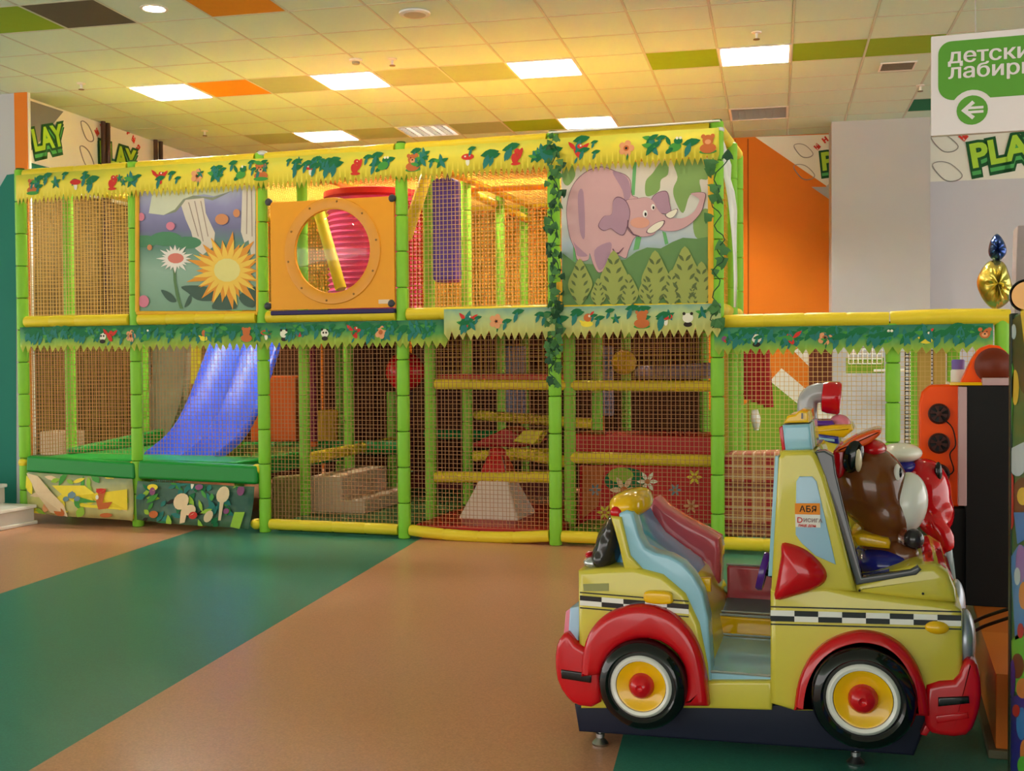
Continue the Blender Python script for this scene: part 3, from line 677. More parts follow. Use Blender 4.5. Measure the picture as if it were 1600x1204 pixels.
grow = lambda pts, k: [((x - sum(p[0] for p in pts) / len(pts)) * k + sum(p[0] for p in pts) / len(pts), (y - sum(p[1] for p in pts) / len(pts)) * k + sum(p[1] for p in pts) / len(pts)) for x, y in pts]
M_el, M_el2, M_ln = pm('elephant', (208, 166, 168)), pm('elephant_shade', (176, 140, 158)), pm('line', (112, 80, 96))
lay('body_outline', [grow(body, 1.012)], M_ln, 4); lay('body_print', [body], M_el, 4)
lay('belly_print', [E(p) for p in ([(450, 130), (540, 160), (575, 220), (580, 310), (540, 340), (520, 260)], [(140, 560), (170, 640), (230, 700), (270, 740), (200, 740), (180, 680)], [(320, 700), (430, 640), (440, 700), (400, 800), (350, 840)], [(200, 300), (240, 280), (250, 600), (215, 560)])], M_el2, 4)
ear1 = E([(455, 350), (490, 318), (545, 345), (575, 420), (560, 510), (530, 585), (480, 570), (440, 540), (390, 555), (352, 520), (390, 455), (445, 440)])
ear2 = E([(735, 330), (780, 285), (842, 278), (860, 350), (868, 425), (800, 430), (745, 400)])
lay('ear_outline', [grow(ear2, 1.06)], M_ln, 4); lay('ear_print', [ear2], M_el2, 4)
head = E([(545, 345), (620, 328), (700, 318), (750, 350), (790, 420), (850, 455), (950, 468), (1030, 430), (1068, 370), (1075, 325), (1015, 290), (1115, 285), (1112, 350), (1085, 430), (1010, 510), (920, 555), (840, 560), (780, 552), (740, 590), (650, 600), (590, 575), (552, 520), (538, 440)])
lay('head_outline', [grow(head, 1.015)], M_ln, 4); lay('head_print', [head], M_el, 4)
lay('ear_outline', [grow(ear1, 1.04)], M_ln, 4); lay('ear_print', [ear1], M_el2, 4)
lay('cheek_print', [E(el(650, 500, 70, 40))], pm('cheek', (222, 160, 140)))
lay('cheek_line', [E(p) for p in ([(560, 480), (556, 530), (600, 590), (650, 602), (648, 596), (604, 580), (566, 528), (568, 482)], [(450, 690), (470, 735), (500, 725), (535, 680), (528, 680), (498, 712), (475, 718), (458, 688)])], M_ln)
lay('tusk_outline', [grow(E([(712, 545), (765, 505), (822, 488), (805, 530), (745, 572), (705, 570)]), 1.12), grow(E([(838, 440), (915, 402), (908, 440), (870, 468)]), 1.12)], M_ln, 3)
lay('tusk_print', [E([(712, 545), (765, 505), (822, 488), (805, 530), (745, 572), (705, 570)]), E([(838, 440), (915, 402), (908, 440), (870, 468)])], pm('ivory', (236, 228, 206)), 3)
lay('eye_print', [E(el(688, 436, 17, 26)), E(el(745, 388, 15, 22))], pm('eye', (240, 238, 230))); lay('pupil_print', [E(el(691, 440, 8, 14)), E(el(748, 392, 7, 12))], pm('pupil', (40, 30, 34)))
fl, fd = [], []
for cx_, cy_, hh in ((215, 930, 170), (460, 900, 200), (350, 1010, 110), (570, 1000, 130), (760, 900, 200), (700, 990, 120), (880, 980, 140), (975, 880, 210), (1095, 960, 180), (1030, 1040, 90)):
    fl.append(E([(cx_, cy_ - hh), (cx_ + hh * .34, cy_ - hh * .45), (cx_ + hh * .55, cy_ + hh * .1), (cx_ + hh * .3, cy_ + hh * .6), (cx_, 1098), (cx_ - hh * .3, cy_ + hh * .6), (cx_ - hh * .5, cy_ + hh * .1), (cx_ - hh * .3, cy_ - hh * .45)]))
    for k in range(5):
        f_ = -.6 + .32 * k; wd_ = hh * (.16 + .09 * k if k < 4 else .3)
        fd.append(E(lf(cx_ + wd_ * .75, cy_ + hh * f_, hh * .15, hh * .055, -.9))); fd.append(E(lf(cx_ - wd_ * .75, cy_ + hh * f_, hh * .15, hh * .055, .9 + math.pi)))
lay('fern_print', fl, pm('fern', (156, 166, 88)), 3); lay('leaflet_print', fd, pm('leaflet', (96, 110, 66)))
for q0, q1 in (((1111, 252), (1111, 482)), ((872, 484), (1112, 482)), ((874, 440), (874, 484))):
    rail(at(*q0, y=FY - .035), at(*q1, y=FY - .035), .022, m=mat('foam_amber', (226, 172, 40), .45), name='edge_strip', par=t)
# flower
E = lambda pts: Z(210, 270, 5.233, pts)
zlo, zhi = at(310, 487, y=FY - .02).z, at(310, 293, y=FY - .02).z
bg = ramp_mat('pic_meadow', [(0, (112, 150, 122)), (.35, (140, 172, 150)), (.55, (90, 132, 112)), (.66, (110, 108, 144)), (.85, (140, 138, 178)), (1, (178, 184, 206))], 2, .55, .12, 5, zlo, zhi)
t, lay, p0, p1 = picture('picture_panel', FY - .02, ((218, 288), (401, 488)), bg, 'printed picture of a big orange flower and a mushroom')
lay('cap_print', [E([(150, 90), (118, 330), (240, 345), (330, 300), (400, 215), (480, 185), (570, 175), (650, 190), (800, 145), (870, 120), (870, 90)])], pm('cap', (206, 210, 184)))
lay('gill_print', [E([(240, 345), (330, 300), (400, 215), (480, 185), (640, 200), (800, 148), (640, 225), (560, 205), (420, 225), (340, 320)])], pm('gill', (140, 146, 124)))
lay('stem_print', [E([(385, 270), (420, 220), (570, 205), (585, 330), (660, 490), (650, 600), (560, 670), (500, 620), (465, 480), (420, 380)]), E([(885, 90), (990, 90), (990, 660), (958, 690), (935, 550), (900, 570), (872, 480)])], pm('stem', (214, 204, 188)))
lay('stem_lines', [E([(a, b), (a + 8, b), (c + 8, d), (c, d)]) for a, b, c, d in ((440, 240, 520, 520), (490, 230, 560, 560), (540, 230, 600, 520), (920, 100, 915, 500), (955, 100, 960, 520))], pm('stem_line', (160, 142, 130)))
lay('bush_print', [E(el(80, 560, 120, 50)), E(el(260, 540, 130, 60)), E(el(440, 570, 110, 50))], pm('bush', (84, 136, 100)), 0)
lay('leaf_print', [E(p) for p in ([(385, 930), (520, 920), (640, 950), (700, 1010), (640, 1045), (520, 1040), (440, 980)], [(640, 1110), (680, 1020), (760, 980), (820, 1030), (830, 1110)], [(220, 955), (300, 985), (345, 1050), (300, 1055), (255, 1020)], [(410, 1100), (440, 1020), (470, 990), (460, 1060)], [(860, 1000), (990, 930), (990, 1090), (900, 1080)])], pm('leaf', (74, 96, 84)), 3)
lay('flower_stem', [E([(318, 760), (338, 760), (345, 900), (380, 1060), (400, 1110), (375, 1110), (340, 1000), (322, 880)])], pm('fstem', (96, 128, 84)))
def petals(cx_, cy_, r0, r1, n, w_, ry=1., ph=0):
    out = []
    for k in range(n):
        a = 2 * math.pi * k / n + ph; r = r1 * (1 + .16 * math.sin(k * 2.7)); ca, sa = math.cos(a), math.sin(a)
        out.append(E([(cx_ + r0 * ca - w_ * sa, cy_ + (r0 * sa + w_ * ca) * ry), (cx_ + (r * .6) * ca - w_ * 1.3 * sa, cy_ + (r * .6 * sa + w_ * 1.3 * ca) * ry), (cx_ + r * ca, cy_ + r * sa * ry), (cx_ + r * .6 * ca + w_ * 1.3 * sa, cy_ + (r * .6 * sa - w_ * 1.3 * ca) * ry), (cx_ + r0 * ca + w_ * sa, cy_ + (r0 * sa - w_ * ca) * ry)]))
    return out
lay('daisy_petals', petals(335, 700, 30, 135, 20, 11, .8), pm('daisy', (232, 224, 214))); lay('daisy_heart', [E(el(342, 698, 66, 42))], pm('dheart', (214, 126, 112)))
lay('petal_print', petals(760, 800, 60, 300, 22, 24, .95), pm('petal', (222, 150, 60))); lay('petal_print', petals(760, 800, 60, 270, 19, 17, .95, .3), pm('petal2', (236, 196, 86)))
lay('heart_print', [E(el(762, 795, 108, 96))], pm('heart', (222, 212, 136)))
lay('blossom_print', [E(el(300, 435, 36, 34)), E(el(80, 1050, 45, 50)), E(el(60, 360, 28, 34))], pm('blossom', (214, 130, 150))); lay('blossom_print', [E(el(720, 380, 55, 45)), E(el(840, 330, 28, 34)), E(el(130, 610, 20, 24))], pm('blossom2', (206, 140, 96)))
for q0, q1 in (((214.5, 288), (214.5, 488)), ((403.5, 288), (403.5, 488)), ((214, 489), (404, 489))):
    rail(at(*q0, y=FY - .03), at(*q1, y=FY - .03), .018, m=MATS['foam_amber'], name='edge_strip', par=t)

# ---------------------------------------------------------------- round window panel
yb = FY - .05; c0 = at(519, 392, y=yb); p0, p1 = at(424, 484, y=yb), at(615, 306, y=yb)
t = thing('bubble_window', 'orange panel with a round clear bubble window', 'window panel', (c0.x, yb, p0.z))
M_pan = mat('panel_amber', (232, 156, 24), .4, .03)
N = 64; Rh = .325; mb = MB()
ci = [(c0.x + Rh * math.cos(2 * math.pi * k / N), c0.z + Rh * math.sin(2 * math.pi * k / N)) for k in range(N)]
def sq(k):
    a = 2 * math.pi * k / N; dx, dz = math.cos(a), math.sin(a); s_ = 1e9
    if abs(dx) > 1e-6: s_ = min(s_, ((p1.x - c0.x) if dx > 0 else (p0.x - c0.x)) / dx)
    if abs(dz) > 1e-6: s_ = min(s_, ((p1.z - c0.z) if dz > 0 else (p0.z - c0.z)) / dz)
    return (c0.x + dx * s_, c0.z + dz * s_)
so = [sq(k) for k in range(N)]
for k in range(4):                            # true corners
    cxn, czn = ((p1.x, p1.z), (p0.x, p1.z), (p0.x, p0.z), (p1.x, p0.z))[k]
    j = min(range(N), key=lambda i: (so[i][0] - cxn) ** 2 + (so[i][1] - czn) ** 2); so[j] = (cxn, czn)
for k in range(N):
    j = (k + 1) % N; f_ = lambda p, y: (p[0], y, p[1]); y0, y1 = yb, yb + .025
    mb.poly([f_(ci[k], y0), f_(ci[j], y0), f_(so[j], y0), f_(so[k], y0)]); mb.poly([f_(ci[k], y1), f_(so[k], y1), f_(so[j], y1), f_(ci[j], y1)])
    mb.poly([f_(ci[k], y0), f_(ci[k], y1), f_(ci[j], y1), f_(ci[j], y0)]); mb.poly([f_(so[k], y0), f_(so[j], y0), f_(so[j], y1), f_(so[k], y1)])
build(mb, 'panel', M_pan, t, smooth=False)
build(MB().lathe((c0.x, yb, c0.z), (0, -1, 0), [(Rh, 0), (Rh, .008), (Rh + .015, .012), (Rh + .085, .01), (Rh + .09, 0)], 64, ring=True), 'flange', mat('flange', (222, 150, 44), .25, .04), t)
m = bpy.data.materials.new('clear_bubble'); m.use_nodes = True; nt = m.node_tree; nt.nodes.clear()
o_ = nt.nodes.new('ShaderNodeOutputMaterial'); mxs = nt.nodes.new('ShaderNodeMixShader'); tr = nt.nodes.new('ShaderNodeBsdfTransparent'); gl = nt.nodes.new('ShaderNodeBsdfGlossy')
tr.inputs[0].default_value = (.93, .95, .93, 1); gl.inputs['Roughness'].default_value = .03
mxs.inputs[0].default_value = .05; nt.links.new(tr.outputs[0], mxs.inputs[1]); nt.links.new(gl.outputs[0], mxs.inputs[2]); nt.links.new(mxs.outputs[0], o_.inputs[0]); MATS['clear_bubble'] = m
mb = MB(); nb = 10
prof = [(Rh * math.cos(a), .14 * math.sin(a)) for a in [math.pi / 2 * k / nb for k in range(nb + 1)]]
base = len(mb.v)
for r_, h_ in prof:
    for k in range(40): mb.v.append((c0.x + max(r_, .0008) * math.cos(2 * math.pi * k / 40), yb - h_, c0.z + max(r_, .0008) * math.sin(2 * math.pi * k / 40)))
for i in range(nb):
    for k in range(40): mb.face((i * 40 + k, i * 40 + (k + 1) % 40, (i + 1) * 40 + (k + 1) % 40, (i + 1) * 40 + k))
build(mb, 'bubble', m, t)
for k in range(10):
    a = 2 * math.pi * (k + .3) / 10; build(MB().lathe((c0.x + (Rh + .06) * math.cos(a), yb - .011, c0.z + (Rh + .06) * math.sin(a)), (0, -1, 0), [(.009, 0), (.008, .004), (.004, .006)], 8), 'bolt', mat('bolt', (150, 110, 50), .4, metal=.5), t)
q = at(600, 471, y=yb); build(MB().box(q.x - .045, q.x + .045, yb - .002, yb, q.z - .016, q.z + .016), 'maker_label', mat('label_pale', (226, 200, 170), .5), t, bevel=.004)
for a in (p0.x + .07, p0.x + .07, p1.x - .07): pass
build(MB().box(p0.x, p1.x, yb - .02, yb + .06, p0.z - .045, p0.z - .008), 'sill_pad', mat('pad_indigo', (46, 36, 84), .5), t, bevel=.01)
for a, b in ((421, 316), (614, 310), (420, 478), (613, 474)):
    q = at(a, b, y=yb + .02); build(MB().lathe(q, (0, -1, 0), [(.028, 0), (.03, .02), (.02, .03)], 12), 'clamp', mat('clamp', (60, 62, 66), .4), t)

# ================================================================ INSIDE AND AROUND THE FRAME
M_pgreen = mat('vinyl_green', (26, 134, 50), .35, .04, 6, .05)
M_pred = mat('vinyl_red', (186, 34, 32), .38, .05, 6, .04)
M_beige = mat('vinyl_beige', (206, 176, 146), .5, .05, 6, .03)
def quad_pad(px4, y, th, name, m, label, cat, bev=.02, group=None):
    return build(MB().prism([at(a, b, y=y) for a, b in px4], (0, th, 0)), name, m, bevel=bev, label=label, cat=cat, group=group)
# padded green edge of the landing pit, front and back
build(MB().prism([at(41, 712, y=FY - .06), at(209, 723, y=FY - .06), at(209, 749, y=FY - .07), at(40, 737, y=FY - .07)], (0, .11, 0)), 'edge_pad', M_pgreen, bevel=.02, label='green vinyl edge pad left of the blue slide', cat='edge pad', group='green padded pit edges')
build(MB().prism([at(215, 719, y=FY - .07), at(400, 728, y=FY - .07), at(400, 757, y=FY - .08), at(214, 748, y=FY - .08)], (0, .12, 0)), 'edge_pad', M_pgreen, bevel=.025, label='green vinyl edge pad in front of the blue slide', cat='edge pad', group='green padded pit edges')
build(MB().box(XL0 + .06, PX[2] - .3, FY + .08, RB + .6, .40, .55), 'pit_floor', M_pgreen, bevel=.02, label='green padded pit floor under the blue slide', cat='mat')
build(MB().prism([(XL0 + .06, FY + .45, .55), (XL0 + .06, RB + .6, .55), (XL0 + .06, RB + .6, .72), (XL0 + .06, FY + .45, .60)], (.1, 0, 0)), 'side_bolster', M_pgreen, bevel=.02, label='green bolster along the left net of the pit', cat='bolster')
rail(at(395, 701, y=RB + .3), at(640, 698, y=RB + .3), .07, m=M_pgreen, name='bolster_roll', par=frame)
# printed cloth skirts
def skirt(px4, y, m, label, prints, bow):
    a, b, c, d = [at(*p, y=y) for p in px4]; mb = MB(); nx, nz = 16, 6
    f_ = lambda s_, t_: (a.lerp(b, s_)).lerp(d.lerp(c, s_), t_) + Vector((0, -bow * math.sin(math.pi * s_) * t_ - .012 * math.sin(9 * s_ + 4 * t_), 0))
    for i in range(nx):
        for j in range(nz): mb.poly([f_(i / nx, j / nz), f_((i + 1) / nx, j / nz), f_((i + 1) / nx, (j + 1) / nz), f_(i / nx, (j + 1) / nz)])
    t = thing('cloth_skirt', label, 'cloth skirt', (a + b + c + d) / 4 - Vector((0, 0, .2)), 'printed cloth skirts')
    o = build(mb, 'cloth', m, t); s_ = o.modifiers.new('s', 'SOLIDIFY'); s_.thickness = .003; s_.offset = 1
    pr = MB(); k = 0
    for pts, cidx in prints:
        k += 1; q = []
        for u_, v_ in pts:
            p = at(u_, v_, y=y); s_ = min(max((p.x - a.x) / (b.x - a.x), 0), 1); t_ = min(max((a.z + (b.z - a.z) * s_ - p.z) / (a.z - d.z), 0), 1)
            q.append(f_(s_, t_) - Vector((0, .004 + .0004 * k, 0)))
        pr.poly(q, PM[cidx])
    build(pr, 'print', P_MATS, t, smooth=False, kind='stuff')
E = lambda pts: Z(0, 680, 6.687, pts)
rn = random.Random(4)
pr = [(E(lf(rn.uniform(300, 1330), rn.uniform(400, 800), rn.uniform(40, 110), rn.uniform(20, 45), rn.uniform(0, 3))), rn.choice(('lime', 'yellow', 'leaf2', 'cream', 'yellow', 'lime'))) for k in range(30)]
pr += [(E([(560, 520), (900, 520), (1020, 600), (1340, 560), (1340, 780), (900, 740), (700, 640)]), 'yellow'), (E([(290, 390), (420, 420), (560, 600), (700, 720), (760, 840), (560, 800), (400, 600)]), 'cream'), (E([(860, 640), (1060, 690), (860, 700)]), 'leaf2')]
pr += [(E(el(750, 570, 34, 40)), 'blue'), (E(el(715, 660, 34, 26)), 'blue'), (E(el(840, 655, 34, 26)), 'blue'), (E(el(775, 620, 45, 34)), 'blue')]
pr += [(E([(1030, 550), (1140, 550), (1120, 620), (1100, 700), (1195, 690), (1150, 760), (1060, 770), (1040, 680), (1060, 610)]), 'brown'), (E(el(1085, 575, 50, 28)), 'red'), (E(el(1130, 830, 60, 24)), 'brown'), (E(el(660, 790, 70, 40, .5)), 'brown'), (E(el(1050, 640, 16, 24)), 'white'), (E(el(510, 740, 40, 60, .4)), 'peach')]
SK1 = ramp_mat('skirt_meadow', [(0, (176, 168, 110)), (.4, (206, 200, 120)), (1, (140, 150, 110))], 2, .5, .9, 7, .02, .42)
skirt([(43, 737), (207, 748), (208, 813), (43, 800)], FY - .075, SK1, 'yellow printed cloth skirt with a little fawn beside the steps', pr, .03)
E = lambda pts: Z(200, 660, 3.2, pts)
pr = [(E(lf(rn.uniform(60, 600), rn.uniform(300, 510), rn.uniform(14, 40), rn.uniform(8, 16), rn.uniform(0, 3))), rn.choice(('leaf', 'teal', 'leaf2', 'dark', 'teal', 'leaf', 'lime'))) for k in range(60)]
pr += [(E(p), c) for p, c in ((el(285, 390, 40, 40), 'cream'), ([(300, 400), (330, 410), (325, 490), (300, 495), (295, 440)], 'cream'), (el(340, 430, 32, 26), 'cream'), (el(362, 455, 22, 18), 'red'), (el(495, 355, 32, 40), 'cream'), ([(485, 380), (505, 380), (498, 480), (486, 480)], 'cream'), (el(438, 460, 20, 30, .4), 'cream'),
        (el(140, 320, 26, 16), 'yellow'), (el(140, 340, 14, 20), 'purple'), (el(365, 320, 20, 14), 'purple'), (el(580, 335, 18, 26), 'purple'), (el(520, 435, 14, 14), 'purple'), (el(330, 300, 8, 30), 'white'), (el(150, 455, 24, 18), 'brown'), ([(560, 440), (610, 440), (600, 525), (550, 510)], 'lime'))]
SK2 = ramp_mat('skirt_forest', [(0, (90, 120, 86)), (.5, (52, 92, 78)), (1, (70, 106, 80))], 2, .5, .9, 9, .02, .42)
skirt([(215, 751), (398, 760), (389, 826), (213, 812)], FY - .085, SK2, 'dark green printed cloth skirt with two squirrels', pr, .03)
for a, y0_, x1_ in ((207.5, 0, 0), (401, 0, 0)): pass
# decks of the upper storey
x2 = at(475, 594, y=RA).x; x4 = at(890, 594, y=RA).x
DK = [('deck_mat', PX[2] + .06, PX[3] - .06, RA, RD - .1, 'indigo deck mat behind the round window', mat('pad_indigo', (46, 36, 84), .5)),
      ('deck_mat', PX[3] + .06, PX[4] - .06, FY + .09, RD - .1, 'red deck mat below the purple punch bag', M_pred),
      ('deck_mat', PX[4] + .06, PX[5] - .06, FY + .09, RD - .1, 'red deck mat behind the elephant picture', M_pred),
      ('deck_mat', PX[1] + .06, PX[2] - .06, RB + .05, RD - .1, 'green deck mat at the head of the blue slide', M_pgreen)]
for nm, a, b, c, d, l, m in DK: build(MB().box(a, b, c, d, 1.685, 1.765), nm, m, bevel=.015, label=l, cat='mat', group='upper deck mats')
# floor mats
build(MB().box(PX[3] + .05, PX[4] - .05, FY + .09, RB, 0.0, .1), 'floor_mat', M_pred, bevel=.015, label='red floor mat under the foam pyramid', cat='mat', group='lower floor mats')
build(MB().box(PX[2] + .05, PX[3] - .05, FY + .09, RC, 0.0, .07), 'floor_mat', mat('vinyl_moss', (58, 96, 40), .5), bevel=.015, label='dark green floor mat under the beige foam steps', cat='mat', group='lower floor mats')
build(MB().box(PX[4] + .05, PX[5] - .05, FY + .09, RB, 0.0, .09), 'floor_mat', mat('vinyl_grass', (74, 150, 40), .4), bevel=.015, label='bright green floor mat below the flowered red panel', cat='mat', group='lower floor mats')
# blue slide
M_blue = mat('slide_blue', (52, 88, 214), .38, .03, 4)
lp = [(224, 711, 8.72), (254, 687, 8.84), (275, 660, 8.98), (293, 624, 9.16), (308, 585, 9.38), (324, 543, 9.64), (334, 512, 9.86)]
Lc = cr([at(a, b, y=y) for a, b, y in lp], 5, False); W = .78; rows = []
def slide_sec(s_):     # two lanes with raised lips
    return [(0, .05), (.03, .085), (.06, .085), (.09, .03), (.13, .0), (.42, .0), (.46, .02), (.49, .055), (.51, .055), (.54, .02), (.58, .0), (.87, .0), (.91, .03), (.94, .085), (.97, .085), (1, .05)]
mb = MB(); sec = slide_sec(0); n = len(sec)
for i, p in enumerate(Lc):
    for u_, h_ in sec: mb.v.append((p.x + u_ * W, p.y, p.z + h_ - .05))
    for u_, h_ in sec: mb.v.append((p.x + u_ * W, p.y, p.z + h_ - .075))
for i in range(len(Lc) - 1):
    a, b = i * 2 * n, (i + 1) * 2 * n
    for k in range(n - 1):
        mb.face((a + k, a + k + 1, b + k + 1, b + k)); mb.face((a + n + k, b + n + k, b + n + k + 1, a + n + k + 1))
    mb.face((a, b, b + n, a + n)); mb.face((a + n - 1, a + 2 * n - 1, b + 2 * n - 1, b + n - 1))
for i in (0, len(Lc) - 1):
    a = i * 2 * n
    for k in range(n - 1): mb.face((a + k, a + n + k, a + n + k + 1, a + k + 1))
build(mb, 'slide', M_blue, label='glossy blue double-lane slide inside the frame', cat='slide')
# grey printed trunk column and pale post beside the slide
M_trunk = mat('print_trunk', (150, 140, 116), .6, .35, 9)
def bar(a0, b0, a1, b1, y, wpx, th, name, m, label, cat, bev=.01, group=None):
    k = wpx / 2
    return build(MB().prism([at(a0 - k, b0, y=y), at(a0 + k, b0, y=y), at(a1 + k, b1, y=y), at(a1 - k, b1, y=y)], (0, th, 0)), name, m, bevel=bev, label=label, cat=cat, group=group)
build(MB().prism(pxs([(240, 500), (285, 500), (286, 600), (278, 640), (262, 680), (240, 706), (226, 706), (230, 640), (238, 580)], RB + .2, 3), (0, .12, 0)), 'trunk_panel', M_trunk, bevel=.01, label='grey-brown panel printed like a tree trunk behind the slide', cat='panel')
bar(225, 500, 226, 775, RB + .3, 12, .05, 'panel_strip', mat('pale_blue', (150, 176, 186), .5), 'pale blue strip panel left of the trunk print', 'panel')
bar(303, 500, 302, 600, RB + .1, 9, .09, 'climbing_pole', M_yel, 'short yellow foam pole behind the blue slide', 'pole')
# climbing shapes in the third bay
M_or2 = mat('vinyl_orange', (214, 92, 24), .4, .05)
quad_pad([(391, 587), (462, 587), (462, 690), (391, 690)], RC, .1, 'padded_board', M_or2, 'square orange padded board behind the net', 'board')
bar(483, 540, 486, 700, RB + .2, 10, .08, 'climbing_pole', mat('vinyl_plum', (140, 40, 66), .5), 'dark pink foam pole in the third bay', 'pole', .03)
quad_pad([(496, 640), (524, 640), (524, 690), (496, 690)], RC, .08, 'padded_board', mat('vinyl_ochre', (196, 146, 20), .5), 'small ochre padded board right of the dark pink pole', 'board')
bar(485, 690, 485, 702, RB + .1, 16, .06, 'pole_foot', M_or2, 'small orange pad at the foot of the pink pole', 'pad')
pts = [at(a, b, y=RA + .25) for a, b in ((483, 745), (560, 745), (560, 785), (573, 785), (573, 816), (483, 816))]
pts = [at(484, 743, y=RA + .15), at(534, 743, y=RA + .15), at(534, 780, y=RA + .15), at(570, 780, y=RA + .15), at(570, 814, y=RA + .15), at(484, 814, y=RA + .15)]
build(MB().prism(pts, (0, .95, 0)), 'foam_steps', M_beige, bevel=.02, label='beige vinyl foam steps with two levels', cat='foam steps')
quad_pad([(424, 745), (468, 742), (468, 815), (424, 812)], RA, .12, 'padded_board', mat('print_hay', (150, 132, 70), .6, .3, 20), 'printed straw-coloured board beside the foam steps', 'board')
# red ball on a rope
q = at(633, 580, y=RB); t = thing('hanging_ball', 'big red ball hanging in the middle of the frame', 'ball', q - Vector((0, 0, .2)))
build(MB().ell(q, (.18, .18, .18), nu=28, nv=18), 'ball', mat('ball_red', (206, 24, 34), .25, .03, coat=.4), t)
build(MB().tube([q + Vector((0, 0, .17)), q + Vector((0, 0, .55))], .012, 8), 'rope', M_netd, t); build(MB().tube([q - Vector((0, 0, .9)), q - Vector((0, 0, .17))], .07, 12), 'pillar', mat('vinyl_maroon', (70, 20, 22), .5), t)
# pyramid
yp = FY + .45
b4 = [at(707, 813, y=yp), at(797, 815, y=yp), None, None]; w_ = b4[1].x - b4[0].x; z0 = .1
cx_ = (b4[0].x + b4[1].x) / 2 + .06; t = thing('foam_pyramid', 'white foam pyramid with a red zigzag peak', 'foam pyramid', (cx_, yp + w_ / 2, z0))
zt_ = at(767, 705, y=yp + .25).z; ax = Vector((cx_, yp + w_ / 2 - .02, zt_))
def fr_sq(s_): return [Vector((cx_ + dx * s_ * w_ / 2, yp + w_ / 2 + dy * s_ * w_ / 2, 0)) for dx, dy in ((-1, -1), (1, -1), (1, 1), (-1, 1))]
mb = MB(); lv = [(1.06, z0), (1.0, z0 + .03), (.62, z0 + (zt_ - z0) * .45), (.36, z0 + (zt_ - z0) * .80), (.26, z0 + (zt_ - z0) * .92), (.1, zt_)]
for s_, z in lv:
    for p in fr_sq(s_): mb.v.append((p.x, p.y, z))
for i in range(len(lv) - 1):
    for k in range(4): mb.face((i * 4 + k, i * 4 + (k + 1) % 4, i * 4 + 4 + (k + 1) % 4, i * 4 + 4 + k))
mb.face((0, 1, 2, 3)); mb.face((20, 21, 22, 23))
build(mb, 'body', mat('vinyl_white', (226, 206, 190), .45, .05), t, bevel=.025)
# red cap with zigzag hem: a slightly larger shell
mb = MB(); H = zt_ - z0; cap_top = zt_ + .01
half = lambda f: 1.0 + (.10 - 1.0) * f if False else (1.0 - .62 * (f / .8) * .999 if f < .8 else .38 - .28 * (f - .8) / .2)
half = lambda f: (1 - f / .45 * .38) if f < .45 else ((.62 - (f - .45) / .35 * .26) if f < .8 else ((.36 - (f - .8) / .12 * .10) if f < .92 else .26 - (f - .92) / .08 * .16))
for k in range(4):
    c1, c2 = fr_sq(1)[k], fr_sq(1)[(k + 1) % 4]; cc = Vector((cx_, yp + w_ / 2, 0)); nrm = ((c1 + c2) / 2 - cc).normalized() * .008
    def sp(u_, f): p = cc + ((c1 + (c2 - c1) * u_) - cc) * half(f); return (p.x + nrm.x, p.y + nrm.y, z0 + H * f)
    nz = 12
    for i in range(nz):
        ua, ub = i / nz, (i + 1) / nz; tri = lambda u_: .56 + .16 * abs(((u_ * 3) % 1) - .5) * 2
        fa, fb = tri(ua), tri(ub)
        for fa0, fa1 in ((None, .8), (.8, .92), (.92, 1.0)):
            mb.poly([sp(ua, fa if fa0 is None else fa0), sp(ub, fb if fa0 is None else fa0), sp(ub, fa1), sp(ua, fa1)])
mb.ell((cx_, yp + w_ / 2, zt_ - .01), (.075, .075, .05), nu=14, nv=8)
o = build(mb, 'red_peak', M_pred, t)
# fourth/fifth bay climbing parts
quad_pad([(683, 585), (862, 585), (862, 597), (683, 595)], RA + .05, .7, 'deck_mat', M_pred, 'thin red shelf mat above the pyramid', 'mat', .008, 'shelf mats')
quad_pad([(783, 540), (820, 540), (820, 652), (783, 652)], RD - .3, .05, 'padded_board', mat('vinyl_slate', (126, 130, 156), .5), 'tall slate blue board between two far green posts', 'board')
quad_pad([(935, 540), (958, 540), (958, 650), (935, 650)], RD - .3, .05, 'padded_board', MATS['vinyl_slate'], 'narrow slate blue board far behind the fifth bay', 'board')
quad_pad([(990, 572), (1112, 566), (1112, 592), (990, 592)], RC, .3, 'roller_pad', mat('vinyl_lilac', (140, 122, 140), .5), 'long greyish lilac roller pad in the fifth bay', 'pad', .05)
q = at(975, 566, y=RB + .1); build(MB().ell(q, (.11, .11, .11), nu=20, nv=12), 'foam_ball', mat('ball_amber', (206, 160, 20), .4), label='yellow foam ball behind the fifth bay net', cat='ball')
build(MB().prism(pxs([(790, 668), (840, 690), (820, 698), (740, 698), (735, 694)], RB + .3), (0, .4, 0)), 'wedge_mat', M_pred, bevel=.02, label='red wedge mat behind the pyramid peak', cat='wedge')
build(MB().prism(pxs([(818, 672), (850, 672), (835, 695), (800, 690)], RB + .15), (0, .2, 0)), 'wedge_mat', mat('vinyl_lemon', (222, 206, 40), .4), bevel=.015, label='lemon yellow wedge on the red wedge mat', cat='wedge')
quad_pad([(893, 678), (1112, 682), (1112, 713), (893, 713)], RA + .3, .6, 'deck_mat', M_pred, 'red shelf mat with yellow roller in fifth bay', 'mat', .015, 'shelf mats')
quad_pad([(640, 737), (880, 737), (880, 800), (640, 800)], RC + .2, .1, 'padded_board', mat('vinyl_brown', (110, 44, 44), .5), 'dark reddish board at the back of the pyramid bay', 'board')
